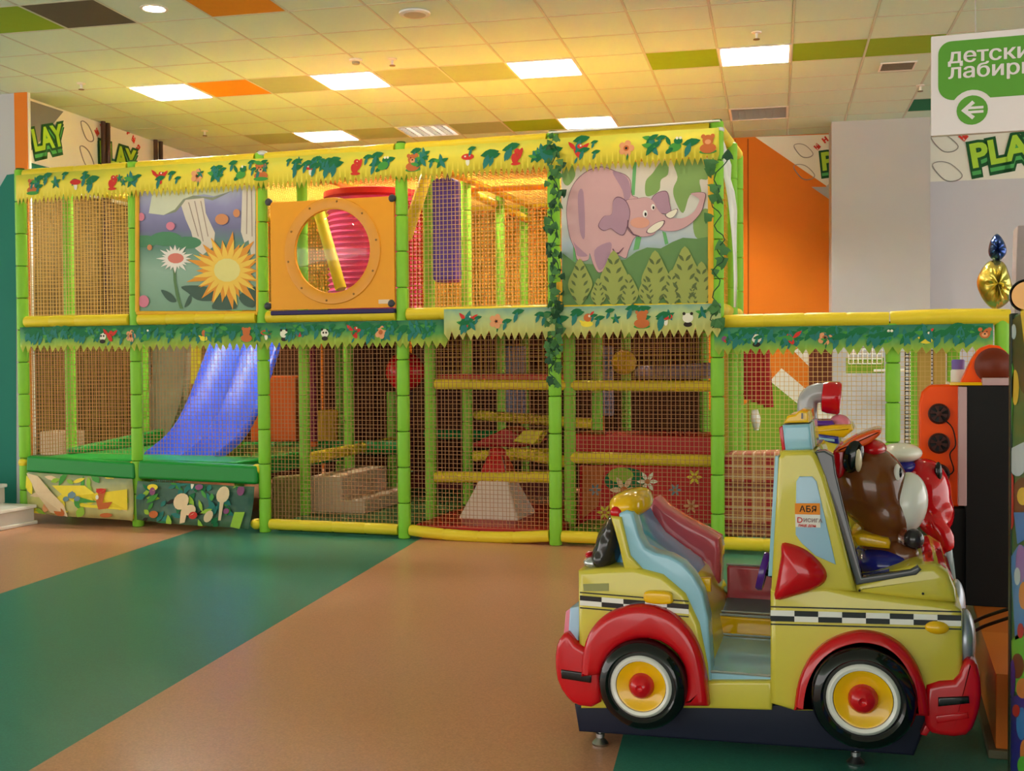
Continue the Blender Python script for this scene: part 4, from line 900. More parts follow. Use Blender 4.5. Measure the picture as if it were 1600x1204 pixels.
# flowered red panel
t = thing('flower_panel', 'red padded panel with printed leaves and flowers', 'panel', at(1000, 830, y=RA + .2))
build(MB().prism([at(a, b, y=RA + .2) for a, b in ((905, 727), (1114, 727), (1114, 826), (905, 826))], (0, .06, 0)), 'panel', mat('panel_red', (196, 30, 28), .45, .08), t, bevel=.01)
pr = MB(); rn = random.Random(9)
def stampp(pts, c, k): pr.poly([tuple(at(a, b, y=RA + .2) - Vector((0, .003 + k * .0006, 0))) for a, b in pts], PM[c])
stampp(el(978, 750, 34, 20), 'leaf', 0); stampp(el(970, 742, 20, 12), 'lime', 1)
for cx2, cy2, r_, c in ((975, 765, 22, 'cream'), (1012, 752, 16, 'white'), (1055, 765, 10, 'blue'), (1080, 790, 12, 'peach'), (1085, 745, 12, 'yellow'), (930, 765, 10, 'blue'), (1040, 800, 10, 'leaf2'), (945, 800, 12, 'yellow')):
    for k in range(6): a = k * math.pi / 3; stampp(lf(cx2 + r_ * .55 * math.cos(a), cy2 + r_ * .55 * math.sin(a), r_ * .5, r_ * .2, a), c, 2 + k * .3)
    stampp(el(cx2, cy2, r_ * .25, r_ * .25), 'brown', 5)
stampp([(910, 728), (945, 728), (935, 790), (910, 810)], 'brown', .5)
build(pr, 'print', P_MATS, t, smooth=False, kind='stuff')
# purple punch bag
yq = RA - .28; a, b = at(699, 280, y=yq), at(699, 441, y=yq); r_ = (at(717, 350, y=yq) - at(682, 350, y=yq)).length / 2
t = thing('punch_bag', 'purple padded punch bag hanging behind the net', 'punch bag', b)
build(MB().box(b.x - r_, b.x + r_, yq - r_, yq + r_, b.z, a.z), 'bag', mat('vinyl_purple', (92, 62, 150), .4, .05), t, bevel=.035)
build(MB().tube([a, a + Vector((0, 0, .09))], .02, 10), 'strap', MATS['pad_indigo'], t)
# pink tube slide behind the round window
t = thing('tube_slide', 'pink ribbed plastic tube behind the round window', 'tube slide', at(560, 460, y=RB + .2))
c1, c2 = at(586, 385, y=RB + .1), at(556, 385, y=RB + .1); mb = MB(); path, rad = [], []
for k in range(41):
    f = k / 40; path.append(Vector((c1.x - .0, c1.y, 1.8 + f * 1.05))); rad.append(.43 + .012 * math.cos(k * math.pi))
build(MB().tube(path, rad, 36), 'tube', mat('tube_pink', (232, 84, 140), .25, .05, 4), t)
build(MB().lathe((c1.x, c1.y, 2.85), (0, 0, 1), [(.44, 0), (.47, .02), (.47, .07), (.42, .08), (.42, 0)], 36, ring=True), 'collar', M_pred, t)
# ivy
M_iv = [mat('ivy_a', (70, 120, 66), .55, .2, 30), mat('ivy_b', (34, 74, 46), .55, .2, 30)]
def leaf_mesh(m):
    mb = MB(); o_ = [(0, 0), (.28, .2), (.5, .12), (.42, .45), (.25, .7), (0, 1), (-.25, .7), (-.42, .45), (-.5, .12), (-.28, .2)]
    for x, y in o_: mb.v.append((x, y, -.22 * abs(x)))
    mb.v.append((0, .45, .06))
    for k in range(10): mb.face((k, (k + 1) % 10, 10))
    me = mb.mesh('leaf', [m], True); return me
LFM = [leaf_mesh(m) for m in M_iv]
def ivy(path_px, y, n, spread, size, label, seed):
    rn = random.Random(seed); pts = cr([at(a, b, y=y) for a, b in path_px], 6, False)
    t = thing('ivy_garland', label, 'ivy', pts[-1], 'artificial ivy garlands')
    wig = [p + Vector((.03 * math.sin(k * 1.3), -.02 + .02 * math.cos(k * 1.3), 0)) for k, p in enumerate(pts)]
    build(MB().tube(wig, .004, 6), 'stem', M_iv[1], t)
    for k in range(n):
        f = rn.random() ** (.9) * (len(pts) - 1); p = pts[int(f)]; s_ = size * rn.uniform(.7, 1.25)
        inst(LFM[0 if rn.random() < .7 else 1], 'leaf', p + Vector((rn.uniform(-spread, spread), rn.uniform(-.05, 0), rn.uniform(-.05, .05))), t, rot=(rn.uniform(.9, 2.1), rn.uniform(-1.2, 1.2), rn.uniform(-.8, .8)), scale=(s_, s_, s_))
ivy([(866, 228), (868, 300), (866, 380), (870, 440), (868, 500), (864, 560), (866, 600)], FY - .1, 120, .045, .06, 'leafy artificial ivy winding down the post left of elephant', 21)
ivy([(1132, 246), (1118, 300), (1122, 345), (1128, 390), (1120, 430), (1120, 480), (1112, 512)], FY - .1, 17, .05, .09, 'sparse artificial ivy on the corner post right of elephant', 22)

# ---------------------------------------------------------------- the low extension and what shows through it
M_plaid = bpy.data.materials.new('plaid'); M_plaid.use_nodes = True; nt = M_plaid.node_tree; b_ = nt.nodes['Principled BSDF']
tc = nt.nodes.new('ShaderNodeTexCoord'); sx = nt.nodes.new('ShaderNodeSeparateXYZ'); nt.links.new(tc.outputs['Object'], sx.inputs[0])
def stripes(out, f, ph, thr):
    m1 = nt.nodes.new('ShaderNodeMath'); m1.operation = 'MULTIPLY_ADD'; m1.inputs[1].default_value = f; m1.inputs[2].default_value = ph; nt.links.new(out, m1.inputs[0])
    m2 = nt.nodes.new('ShaderNodeMath'); m2.operation = 'SINE'; nt.links.new(m1.outputs[0], m2.inputs[0])
    m3 = nt.nodes.new('ShaderNodeMath'); m3.operation = 'GREATER_THAN'; m3.inputs[1].default_value = thr; nt.links.new(m2.outputs[0], m3.inputs[0]); return m3
prev = None
for out, f, ph, thr, c in ((0, 42, 0, .2, (196, 150, 110)), (2, 42, 1, .2, (188, 120, 90)), (0, 84, 1, .85, (232, 214, 180)), (2, 84, 2, .85, (232, 214, 180)), (2, 21, 0, .75, (110, 30, 34))):
    s_ = stripes(sx.outputs[out], f, ph, thr); mx = nt.nodes.new('ShaderNodeMix'); mx.data_type = 'RGBA'
    mul = nt.nodes.new('ShaderNodeMath'); mul.operation = 'MULTIPLY'; mul.inputs[1].default_value = .6; nt.links.new(s_.outputs[0], mul.inputs[0]); nt.links.new(mul.outputs[0], mx.inputs[0])
    if prev is None: mx.inputs[6].default_value = lin((170, 40, 44)) + (1,)
    else: nt.links.new(prev.outputs[2], mx.inputs[6])
    mx.inputs[7].default_value = lin(c) + (1,); prev = mx
nt.links.new(prev.outputs[2], b_.inputs['Base Color']); b_.inputs['Roughness'].default_value = .8
quad_pad([(1131, 708), (1222, 706), (1222, 842), (1131, 838)], FY + .3, .28, 'plaid_block', M_plaid, 'red and cream plaid padded block behind the extension net', 'padded block', .03)
q = at(1183, 610, y=10.5); t = thing('curtain', 'dark red folded curtain with a white tassel end', 'curtain', at(1180, 670, y=10.5))
mb = MB()
for k in range(5):
    xa = 1163 + 8 * k; mb.tube([at(xa, 535, y=10.5), at(xa - 2 + 2 * k, 640 - (5 - k) * 4, y=10.5)], [.035, .045], 10)
build(mb, 'folds', mat('curtain_red', (150, 26, 24), .7), t); build(MB().tube([at(1179, 640, y=10.5), at(1181, 655, y=10.5), at(1182, 672, y=10.5)], [.03, .045, .02], 10), 'tassel', M_white, t)
mb = MB()
for k in range(4): mb.tube([at(1270 + 8 * k, 540, y=11), at(1270 + 8 * k, 625, y=11)], .035, 10)
o = build(mb, 'curtain', mat('curtain_brown', (96, 44, 24), .7), label='dark brown curtain strip left of the grey column', cat='curtain')
q0, q1 = at(1326, 568, y=12.6), at(1378, 545, y=12.6)
t = thing('wall_basket', 'white wire basket over a green card on the column', 'basket', q0)
mb = MB()
for k in range(8): x = q0.x + (q1.x - q0.x) * k / 7; mb.tube([(x, 12.6, q0.z), (x, 12.6, q1.z)], .006, 6)
for k in range(4): z = q0.z + (q1.z - q0.z) * k / 3; mb.tube([(q0.x, 12.6, z), (q1.x, 12.6, z)], .006, 6)
build(mb, 'wires', M_white, t, kind='stuff'); build(MB().box(q0.x - .03, q1.x + .02, 12.66, 12.68, q0.z - .1, q0.z + .06), 'card', M_wg, t)
quad_pad([(1365, 577), (1432, 576), (1432, 580), (1365, 581)], 12.5, .2, 'wall_shelf', M_white, 'thin white shelf beside the wall basket', 'shelf', .003)
for a, b, m, l in ((1442, 26, mat('vinyl_tan', (196, 160, 80), .5), 'tan padded panel left of the pair beyond the extension'), (1468, 20, MATS['vinyl_tan'], 'tan padded panel right of the pair beyond the extension'), (1428, 10, M_green, 'narrow lime panel left of the tan panels'), (1490, 20, M_green, 'lime panel behind the purple-capped bottle')):
    bar(a, 520, a, 830, 9.6 + (a - 1428) * .001, b, .08, 'padded_panel', m, l, 'panel', .01, 'padded panels beyond the extension')  # upright padded panels, tan and lime
mb = MB().box(0, 1, 0, .004, 0, 1); 
q = at(1414, 530, y=9.9)
net((q.x, 9.9, .1), (.22, 0, 0), (0, 0, 1.5), mat('net_black', (30, 30, 26), .8), .03, .004)
# foil balloon
yq = 8.6
t = thing('foil_balloon', 'gold foil balloon topped by a small blue foil balloon', 'balloon', at(1556, 490, y=yq))
def crinkle(pts, y, th, name, m):
    out = pxs(pts, y, 5); c_ = sum(out, Vector()) / len(out); mb = MB(); n = len(out); rings = [(1, 0), (.97, .25), (.85, .55), (.62, .8), (.35, .95), (.02, 1)]
    for sgn in (1, -1):
        base = len(mb.v)
        for s_, h_ in rings:
            for k, p in enumerate(out):
                w2 = 1 + .05 * math.sin(k * 2.1) * (1 - s_) * 2; mb.v.append(tuple(c_ + (p - c_) * s_ * (w2 if s_ < 1 else 1) + Vector((0, sgn * th * h_ * (1 + .08 * math.sin(k * 1.7)), 0))))
        for i in range(len(rings) - 1):
            for k in range(n): mb.face((base + i * n + k, base + i * n + (k + 1) % n, base + (i + 1) * n + (k + 1) % n, base + (i + 1) * n + k))
    return build(mb, name, m, t)
crinkle([(1526, 440), (1540, 412), (1556, 406), (1570, 412), (1580, 440), (1582, 462), (1568, 478), (1553, 483), (1536, 468)], yq, .13, 'gold_body', mat('foil_gold', (214, 196, 96), .18, .08, 30, .15, metal=.9))
crinkle([(1544, 392), (1548, 375), (1558, 365), (1568, 376), (1573, 392), (1566, 404), (1556, 408), (1547, 402)], yq, .08, 'blue_top', mat('foil_blue', (50, 76, 140), .15, .3, 14, .15, metal=.8))
q = at(1555, 482, y=yq); build(MB().tube([q, Vector((q.x, q.y, .1))], .006, 6), 'stick', M_white, t)
build(MB().lathe((q.x, q.y, 0), (0, 0, 1), [(.1, 0), (.1, .02), (.03, .1), (.012, .12)], 14), 'weight', M_black, t)

# ================================================================ THE TAXI RIDE
C_yel = gloss('gel_yellow', (206, 190, 66)); C_red = gloss('gel_red', (196, 14, 26)); C_blk = gloss('gel_black', (14, 14, 16)); C_white = gloss('gel_white', (232, 230, 222))
C_pale = gloss('gel_pale_blue', (142, 190, 210)); C_blue = gloss('gel_blue', (62, 150, 200)); C_pink = gloss('gel_pink', (206, 88, 100)); C_gold = gloss('gel_gold', (238, 184, 16)); C_grey = gloss('gel_grey', (74, 74, 78))
C_navy = mat('base_navy', (24, 28, 46), .45, .15, 6); C_silver = mat('silver_edge', (196, 198, 200), .25, .05, metal=.7); C_purple = gloss('gel_purple', (86, 34, 140)); C_ind = gloss('gel_indigo', (28, 34, 130))
NY, FYC = 3.93, 4.66                       # near and far side of the body
car = thing('taxi_ride', 'yellow coin-operated taxi ride with red mudguards and checker stripe', 'kiddie ride', (-.45, 4.3, 0))
def slab(pts, y0, y1, name, m, bev=.015, n=0, par=None, **k):
    if not bev: return build(MB().prism(pxs(pts, y0, n), (0, y1 - y0, 0)), name, m, par or car, **k)
    return build(MB().rslab(pxs(pts, y0, n or 1), y1, bev), name, m, par or car, **k)
# base and levelling feet
slab([(897, 1100), (904, 1143), (1428, 1181), (1446, 1137), (1450, 1100)], NY + .05, FYC - .06, 'base', C_navy, .01)
for (a, b) in ((938, 1163), (1337, 1193)):
    for dy in (0, .46):
        q = at(a, b, z=0); q.y += dy
        f = build(MB().tube([(q.x, q.y, .015), (q.x, q.y, .13)], .008, 8), 'foot', M_steel, car)
        build(MB().lathe((q.x, q.y, 0), (0, 0, 1), [(.028, 0), (.03, .008), (.012, .028), (.016, .03), (.016, .042), (.009, .044)], 14), 'foot_pad', M_steel, f)
# body
slab([(902, 892), (940, 888), (990, 886), (1035, 898), (1070, 928), (1092, 975), (1105, 1040), (1110, 1108), (906, 1108), (903, 1000)], NY, FYC, 'rear_body', C_yel, .02)
slab([(953, 806), (970, 808), (984, 868), (1003, 889), (975, 890), (966, 850)], NY + .004, NY + .05, 'seat_edge', C_yel, .01)
slab([(1104, 1064), (1206, 1064), (1206, 1110), (1104, 1107)], NY + .003, NY + .06, 'sill', C_yel, .012)
slab([(1203, 922), (1290, 915), (1336, 926), (1400, 934), (1488, 944), (1504, 955), (1505, 1062), (1470, 1090), (1440, 1112), (1242, 1112), (1203, 1100)], NY, FYC, 'front_body', C_yel, .02)
pil = [(1204, 925), (1211, 800), (1216, 716), (1222, 704), (1268, 703), (1276, 712), (1290, 745), (1306, 800), (1338, 925)]
slab(pil, NY, NY + .09, 'door_pillar', C_yel, .018); slab(pil, FYC - .09, FYC, 'door_pillar', C_yel, .018)
slab([(1218, 704), (1274, 704), (1282, 724), (1216, 724)], NY + .08, FYC - .08, 'roof_bar', C_yel, .015)
slab([(1211, 712), (1217, 712), (1213, 900), (1200, 900)], NY + .03, NY + .14, 'pillar_lining', C_pale, .004)
slab([(1244, 752), (1249, 744), (1269, 744), (1276, 752), (1306, 882), (1274, 868), (1252, 848), (1243, 835)], NY - .004, NY + .02, 'side_window', gloss('gel_window', (150, 186, 208)), .003, 0)
# sticker on the window
st = slab([(1242, 787), (1281, 787), (1282, 824), (1243, 823)], NY - .007, NY - .004, 'sticker', M_white, 0)
build(MB().prism(pxs([(1242, 786), (1281, 786), (1281.5, 804), (1242, 803)], NY - .0085), (0, .0015, 0)), 'orange_band', mat('sticker_orange', (232, 136, 30), .5), st, smooth=False)
for body_, a, b, sz, m in (('АБВ', 1247, 799, .026, M_black), ('36 НОКА', 1245, 816, .018, C_red), ('ИГРОВОЙ', 1245, 822, .010, C_red)):
    pass
for body_, a, b, sz, m in (('АБЯ', 1249, 799, .028, M_black), ('D', 1245, 816, .026, C_red), ('ИСИГА', 1255, 815, .017, mat('ink_grey', (150, 120, 120), .6)), ('ЛИЦЕ ДОМ', 1247, 822, .010, C_red)):
    me = text_mesh(body_, sz, .0005, 1.05, .0004); q = at(a, b, y=NY - .009)
    for v in me.vertices: v.co = Vector((q.x + v.co.x, NY - .0092 - v.co.z, q.z + v.co.y))
    me.materials.clear(); me.materials.append(m); o = bpy.data.objects.new('lettering', me); COL.objects.link(o); attach(o, st)
# seat tub
slab([(966, 802), (978, 797), (988, 800), (998, 838), (1008, 856), (1024, 864), (1046, 869), (1066, 880), (1082, 898), (1097, 925), (1106, 965), (1112, 1066), (1096, 1070), (1060, 930), (1000, 900), (985, 885), (972, 840)], NY + .02, NY + .12, 'seat_side', C_pale, .011)
slab([(1000, 800), (1008, 788), (1016, 786), (1024, 803), (1042, 829), (1070, 850), (1098, 870), (1112, 892), (1116, 960), (1112, 1010), (1040, 1000), (1000, 900)], FYC - .16, NY + .12, 'seat', C_blue, .025)
slab([(1014, 784), (1022, 778), (1040, 795), (1066, 812), (1100, 830), (1122, 843), (1125, 860), (1119, 985), (1060, 985), (1020, 860)], FYC - .16, FYC, 'seat_side', C_pink, .02)
slab([(1093, 903), (1110, 903), (1110, 925), (1097, 922)], NY + .125, NY + .16, 'seat_trim', C_gold, .006)
build(MB().ell(at(987, 785, y=NY + .2), (.066, .17, .05), nu=24, nv=14, sq=.75, rot=Matrix.Rotation(-.25, 3, 'Y')), 'head_cushion', C_gold, car)
build(MB().ell(at(962, 842, y=NY + .22), (.058, .2, .1), nu=22, nv=14, rot=Matrix.Rotation(.2, 3, 'Y')).ell(at(954, 862, y=NY + .22), (.055, .21, .06), nu=22, nv=14).ell(at(968, 820, y=NY + .2), (.04, .18, .06), nu=20, nv=12), 'boot_cover', gloss('gel_coal', (52, 48, 48)), car, remesh=.01)
q = at(963, 800, y=NY + .04); build(MB().ell(q, (.022, .02, .022), nu=14, nv=8), 'rear_lamp', C_red, car)
q = at(927, 878, y=NY + .08); build(MB().ell(q, (.035, .04, .022), nu=16, nv=10), 'boot_lamp', C_silver, car); q = at(921, 866, y=NY + .1); build(MB().ell(q, (.014, .03, .014), nu=12, nv=8), 'boot_lamp', C_red, car)
# floor well
xw0, xw1 = at(1108, 1000, y=NY + .06).x, at(1203, 1000, y=NY + .06).x; xa, xb = xw0 - .02, xw1 + .03
build(MB().prism([(xa, NY + .03, .30), (xa, 4.36, .335), (xa, 4.36, .25), (xa, NY + .03, .25)], (xb - xa, 0, 0)), 'floor_tray', C_pale, car, bevel=.008)
build(MB().box(xa, xb + .04, 4.36, 4.40, .26, .405), 'floor_riser', C_gold, car, bevel=.006)
build(MB().prism([(xa, 4.40, .405), (xa, FYC - .06, .43), (xa, FYC - .06, .3), (xa, 4.40, .3)], (xb - xa + .05, 0, 0)), 'floor_step', mat('mat_grey', (92, 110, 124), .35, .08), car, bevel=.006)
build(MB().box(xa, xb + .08, FYC - .06, FYC, .28, .555), 'far_sill', C_pink, car, bevel=.012)
for y_, z_ in ((4.37, .41), (4.41, .413), (FYC - .062, .56), (NY + .028, .303), (4.355, .34)):
    build(MB().tube([(xa, y_, z_), (xb + (.05 if y_ > 4.3 else 0), y_, z_)], .005, 6), 'edge_trim', C_silver, car)
# steering wheel, edge on
q = at(1193, 892, y=NY + .3); build(MB().lathe(q, (-1, 0, .25), [(.001, -.004), (.05, -.006), (.052, -.012), (.068, -.012), (.072, 0), (.068, .012), (.052, .012), (.05, .006), (.001, .004)], 28), 'steering_wheel', C_purple, car)
build(MB().tube([q, q + Vector((.09, 0, -.03))], .012, 10), 'steering_column', C_navy, car)
# mirror
def pillow(pts, y, th, name, m, n=3):
    out = pxs(pts, y, n); c_ = sum(out, Vector()) / len(out); mb = MB(); k_ = len(out); rings = [(1, 0), (.97, .24), (.9, .44), (.78, .63), (.6, .8), (.4, .92), (.2, .98), (.02, 1)]
    for s_, h_ in rings: mb.v += [tuple(c_ + (p - c_) * s_ - Vector((0, th * h_, 0))) for p in out]
    for i in range(len(rings) - 1):
        for k in range(k_): mb.face((i * k_ + k, i * k_ + (k + 1) % k_, (i + 1) * k_ + (k + 1) % k_, (i + 1) * k_ + k))
    return build(mb, name, m, car)
pillow([(1222, 848), (1240, 850), (1262, 860), (1282, 878), (1292, 895), (1288, 910), (1268, 922), (1240, 931), (1211, 936), (1214, 905), (1220, 868)], NY + .002, .055, 'wing_mirror', C_red)
# bonnet, windscreen frame
slab([(1334, 912), (1380, 897), (1430, 883), (1462, 882), (1482, 895), (1493, 920), (1496, 943), (1440, 941), (1337, 930)], NY + .03, FYC - .03, 'bonnet', C_yel, .025)
slab([(1430, 880), (1455, 874), (1478, 886), (1490, 906), (1484, 912), (1462, 890), (1436, 888)], NY + .1, FYC - .1, 'bonnet_badge', C_red, .004)
q = at(1464, 884, y=NY + .15); build(MB().ell(q, (.03, .09, .012), nu=16, nv=8), 'badge_spot', C_white, car)
for a, b in ((1343, 922), (1442, 927)):
    q = at(a, b, y=NY + .028); build(MB().lathe(q, (0, -1, 0), [(.004, 0), (.004, .003), (.002, .004)], 8), 'screw', M_black, car)
ws = [(1274, 706), (1288, 704), (1302, 712), (1306, 740), (1318, 790), (1347, 902), (1422, 890), (1434, 884), (1440, 890), (1432, 898), (1338, 914), (1304, 800)]
slab(ws, NY + .02, NY + .11, 'windscreen_frame', C_grey, .006); slab(ws, FYC - .11, FYC - .02, 'windscreen_frame', C_grey, .006)
# checker stripes with black border lines
def checker(px0, py0, px1, py1, wd, n, name, first):
    mb = MB(); y = NY - .003
    for k in range(n):
        for r in range(2):
            P = lambda u_, v_: at(px0 + (px1 - px0) * u_, py0 + (py1 - py0) * u_ + wd * v_, y=y)
            mb.prism([P(k / n, r / 2), P((k + 1) / n, r / 2), P((k + 1) / n, (r + 1) / 2), P(k / n, (r + 1) / 2)], (0, .0026, 0), (k + r + first) % 2)
    for v0, v1 in ((-.38, -.26), (1.22, 1.34)):
        P = lambda u_, v_: at(px0 + (px1 - px0) * u_, py0 + (py1 - py0) * u_ + wd * v_, y=y)
        mb.prism([P(0, v0), P(1, v0), P(1, v1), P(0, v1)], (0, .0026, 0), 1)
    build(mb, name, [C_white, C_blk], car, smooth=False, kind='stuff')
checker(1204, 953, 1502, 961, 17, 8, 'checker_stripe', 0); checker(906, 930, 1076, 944, 15, 5, 'checker_stripe', 1)
slab([(911, 912), (951, 911), (951, 923), (912, 923)], NY - .002, NY + .001, 'worn_label', mat('worn', (150, 150, 96), .6), 0)
slab([(1005, 930), (1012, 924), (1044, 926), (1050, 935), (1046, 944), (1010, 942)], NY - .03, NY, 'door_handle', C_gold, .009, 3)
q = at(1464, 980, y=NY - .005); build(MB().ell(q, (.037, .02, .021), nu=18, nv=10), 'indicator', C_gold, car)
# headlamp, tail plate
for y_ in (NY + .1, FYC - .1):
    q = at(1507, 998, y=NY + .1); build(MB().ell((q.x, y_, q.z), (.035, .09, .1), nu=20, nv=12), 'headlamp', mat('lamp_silver', (168, 172, 184), .25, .05, metal=.4), car)
slab([(890, 950), (906, 947), (907, 975), (900, 1020), (887, 1016), (888, 980)], NY + .015, NY + .2, 'tail_plate', gloss('gel_ice', (166, 196, 226)), .008)
slab([(884, 955), (891, 950), (889, 1000), (880, 996)], NY + .02, NY + .22, 'tail_lens', gloss('gel_rose', (226, 130, 150)), .003)
# mudguards
def guard(outer, c, r, a0, a1, name):
    inn = [(c[0] + r * math.cos(math.radians(a0 + (a1 - a0) * k / 14)), c[1] - r * math.sin(math.radians(a0 + (a1 - a0) * k / 14))) for k in range(15)]
    out = [(p.x, p.y) for p in cr([Vector((a, b, 0)) for a, b in outer], 4, False)]
    slab(out + inn, NY - .055, NY + .06, name, C_red, .03)
guard([(905, 1060), (908, 1022), (918, 990), (938, 966), (966, 952), (1000, 947), (1036, 955), (1066, 976), (1088, 1010), (1100, 1055), (1106, 1106)], (1005, 1065), 66, -38, 172, 'mudguard')
guard([(1239, 1113), (1246, 1068), (1264, 1030), (1290, 1006), (1320, 993), (1350, 989), (1384, 996), (1412, 1014), (1434, 1044), (1447, 1082), (1452, 1122)], (1348, 1086), 70, -30, 200, 'mudguard')
# bumpers
slab([(866, 1025), (872, 1000), (886, 988), (900, 1006), (922, 1018), (936, 1036), (938, 1098), (905, 1104), (884, 1090), (869, 1062)], NY - .02, FYC + .02, 'bumper', C_red, .02, 2)
slab([(876, 1046), (924, 1053), (923, 1067), (877, 1060)], NY - .028, NY, 'bumper_strip', C_blk, .005)
slab([(1448, 1072), (1490, 1064), (1503, 1044), (1512, 1030), (1528, 1040), (1534, 1085), (1526, 1125), (1510, 1150), (1470, 1150), (1446, 1135)], NY - .02, FYC + .02, 'bumper', C_red, .02, 2)
slab([(1466, 1090), (1514, 1088), (1515, 1099), (1466, 1104)], NY - .03, NY, 'bumper_strip', C_blk, .005)
slab([(1462, 1118), (1512, 1112), (1514, 1122), (1464, 1130)], NY - .026, NY, 'bumper_lip', C_red, .005)
slab([(1446, 1130), (1462, 1130), (1448, 1150), (1438, 1148)], NY, NY + .2, 'bumper_bracket', C_red, .006)
# wheels
def wheel(a, b, rp):
    c_ = at(a, b, y=NY - .03); R_ = rp / 463
    t = build(MB().lathe(c_, (0, -1, 0), [(R_ * .5, -.03), (R_ * .9, -.03), (R_, 0), (R_ * .985, .03), (R_ * .9, .055), (R_ * .78, .062), (R_ * .68, .05), (R_ * .6, .03)], 44), 'tyre', C_blk, car)
    build(MB().lathe(c_, (0, -1, 0), [(R_ * .7, .02), (R_ * .68, .052), (R_ * .62, .06), (R_ * .56, .055), (R_ * .54, .02)], 40), 'white_wall', C_white, t)
    build(MB().lathe(c_, (0, -1, 0), [(R_ * .55, .02), (R_ * .545, .05), (R_ * .5, .048), (R_ * .4, .036), (R_ * .1, .034)], 36), 'hub_plate', C_gold, t)
    build(MB().lathe(c_, (0, -1, 0), [(R_ * .28, .03), (R_ * .275, .05), (R_ * .2, .072), (R_ * .08, .08), (R_ * .05, .074), (R_ * .01, .072)], 24), 'hub_cap', C_red, t)
wheel(1006, 1066, 72); wheel(1349, 1086, 78)
for a in (1006, 1349):                    # far-side wheels
    c_ = at(a, 1076, y=NY); build(MB().lathe((c_.x, FYC + .01, c_.z), (0, 1, 0), [(.1, -.03), (.15, -.02), (.16, .02), (.13, .06), (.05, .06)], 30), 'tyre', C_blk, car)
# roof lamp and stacked roof toy
slab([(1222, 664), (1266, 662), (1270, 702), (1227, 706)], NY + .04, FYC - .3, 'roof_sign', C_pale, .012)
slab([(1217, 668), (1223, 664), (1228, 706), (1222, 704)], NY + .06, FYC - .32, 'roof_sign_end', C_red, .004)
slab([(1225, 661), (1230, 650), (1242, 648), (1248, 642), (1262, 643), (1264, 660)], NY + .06, FYC - .35, 'roof_sign_crown', C_gold, .006)
slab([(1252, 645), (1254.5, 645), (1254.5, 654), (1252, 654)], NY + .055, NY + .06, 'crown_mark', C_blk, 0)
# bear driver leaning out over the bonnet
BY = 4.27
bp = lambda a, b, dy=0: at(a, b, y=BY + dy)
bear = thing('bear_figure', 'brown bear figure with red cap leaning over the taxi bonnet', 'bear figure', bp(1385, 895))
k_ = 1809 / 4.35 / 1.0; pxm = lambda v: v / 428
mb = MB().ell(bp(1362, 760), (pxm(54), .15, pxm(66)), nu=28, nv=18, rot=Matrix.Rotation(-.35, 3, 'Y').to_3x3())
mb.ell(bp(1345, 735), (pxm(42), .13, pxm(45)), nu=24, nv=14).ell(bp(1385, 800), (pxm(42), .14, pxm(42)), nu=24, nv=14)
mb.ell(bp(1378, 850), (pxm(34), .12, pxm(40)), nu=20, nv=14).tube([bp(1395, 858, -.1), bp(1414, 872, -.12), bp(1424, 868, -.12)], [.04, .036, .03], 14).ell(bp(1424, 866, -.12), (.03, .03, .03))
mb.tube([bp(1395, 858, .1), bp(1414, 872, .12), bp(1424, 868, .12)], [.04, .036, .03], 14)
bb = build(mb, 'body', gloss('gel_brown', (112, 62, 30)), bear, remesh=.012)
build(MB().ell(bp(1417, 785), (pxm(30), .115, pxm(46)), nu=26, nv=18, rot=Matrix.Rotation(.12, 3, 'Y')), 'muzzle', C_white, bear)
build(MB().ell(bp(1434, 762), (pxm(10), .03, pxm(10)), nu=16, nv=10), 'nose', C_blk, bear)
for dy in (-.09, .09):
    build(MB().ell(bp(1402, 738, dy), (.012, .02, .03), nu=14, nv=10), 'eye', C_white, bear); build(MB().ell(bp(1406, 738, dy * 1.05), (.009, .013, .018), nu=12, nv=8), 'pupil', C_blk, bear)
    s_ = 1 if dy < 0 else -1
    e = build(MB().ell(bp(1333, 712, dy * 1.5), (pxm(15), .035, pxm(26)), nu=20, nv=12, rot=Matrix.Rotation(.25, 3, 'Y')), 'ear', C_blk, bear)
    build(MB().ell(bp(1341, 716, dy * 1.55), (pxm(6), .036, pxm(20)), nu=16, nv=10), 'ear_lining', gloss('gel_cream', (226, 206, 170)), e)
    build(MB().ell(bp(1428, 842, dy * 1.25), (.034, .036, .036), nu=18, nv=12), 'glove', gloss('gel_charcoal', (44, 40, 44)), bear)
slab([(1302, 705), (1318, 698), (1322, 720), (1318, 742), (1308, 748), (1303, 738)], BY - .14, BY + .14, 'cap_back', C_red, .012, 2, bear)
slab([(1304, 706), (1322, 692), (1345, 680), (1364, 673), (1376, 672), (1374, 680), (1356, 694), (1335, 702), (1318, 706)], BY - .15, BY + .12, 'cap_brim', gloss('gel_orange', (226, 82, 26)), .009, 2, bear)
build(MB().ell(bp(1362, 700), (pxm(22), .1, pxm(14)), nu=18, nv=10), 'cap_top', C_red, bear)
slab([(1330, 836), (1350, 834), (1388, 842), (1392, 848), (1390, 858), (1340, 853)], BY - .15, BY + .15, 'scarf', C_gold, .014, 0, bear)
build(MB().ell(bp(1382, 872), (pxm(44), .19, pxm(24)), nu=26, nv=14, sq=.8), 'shirt', C_ind, bear)

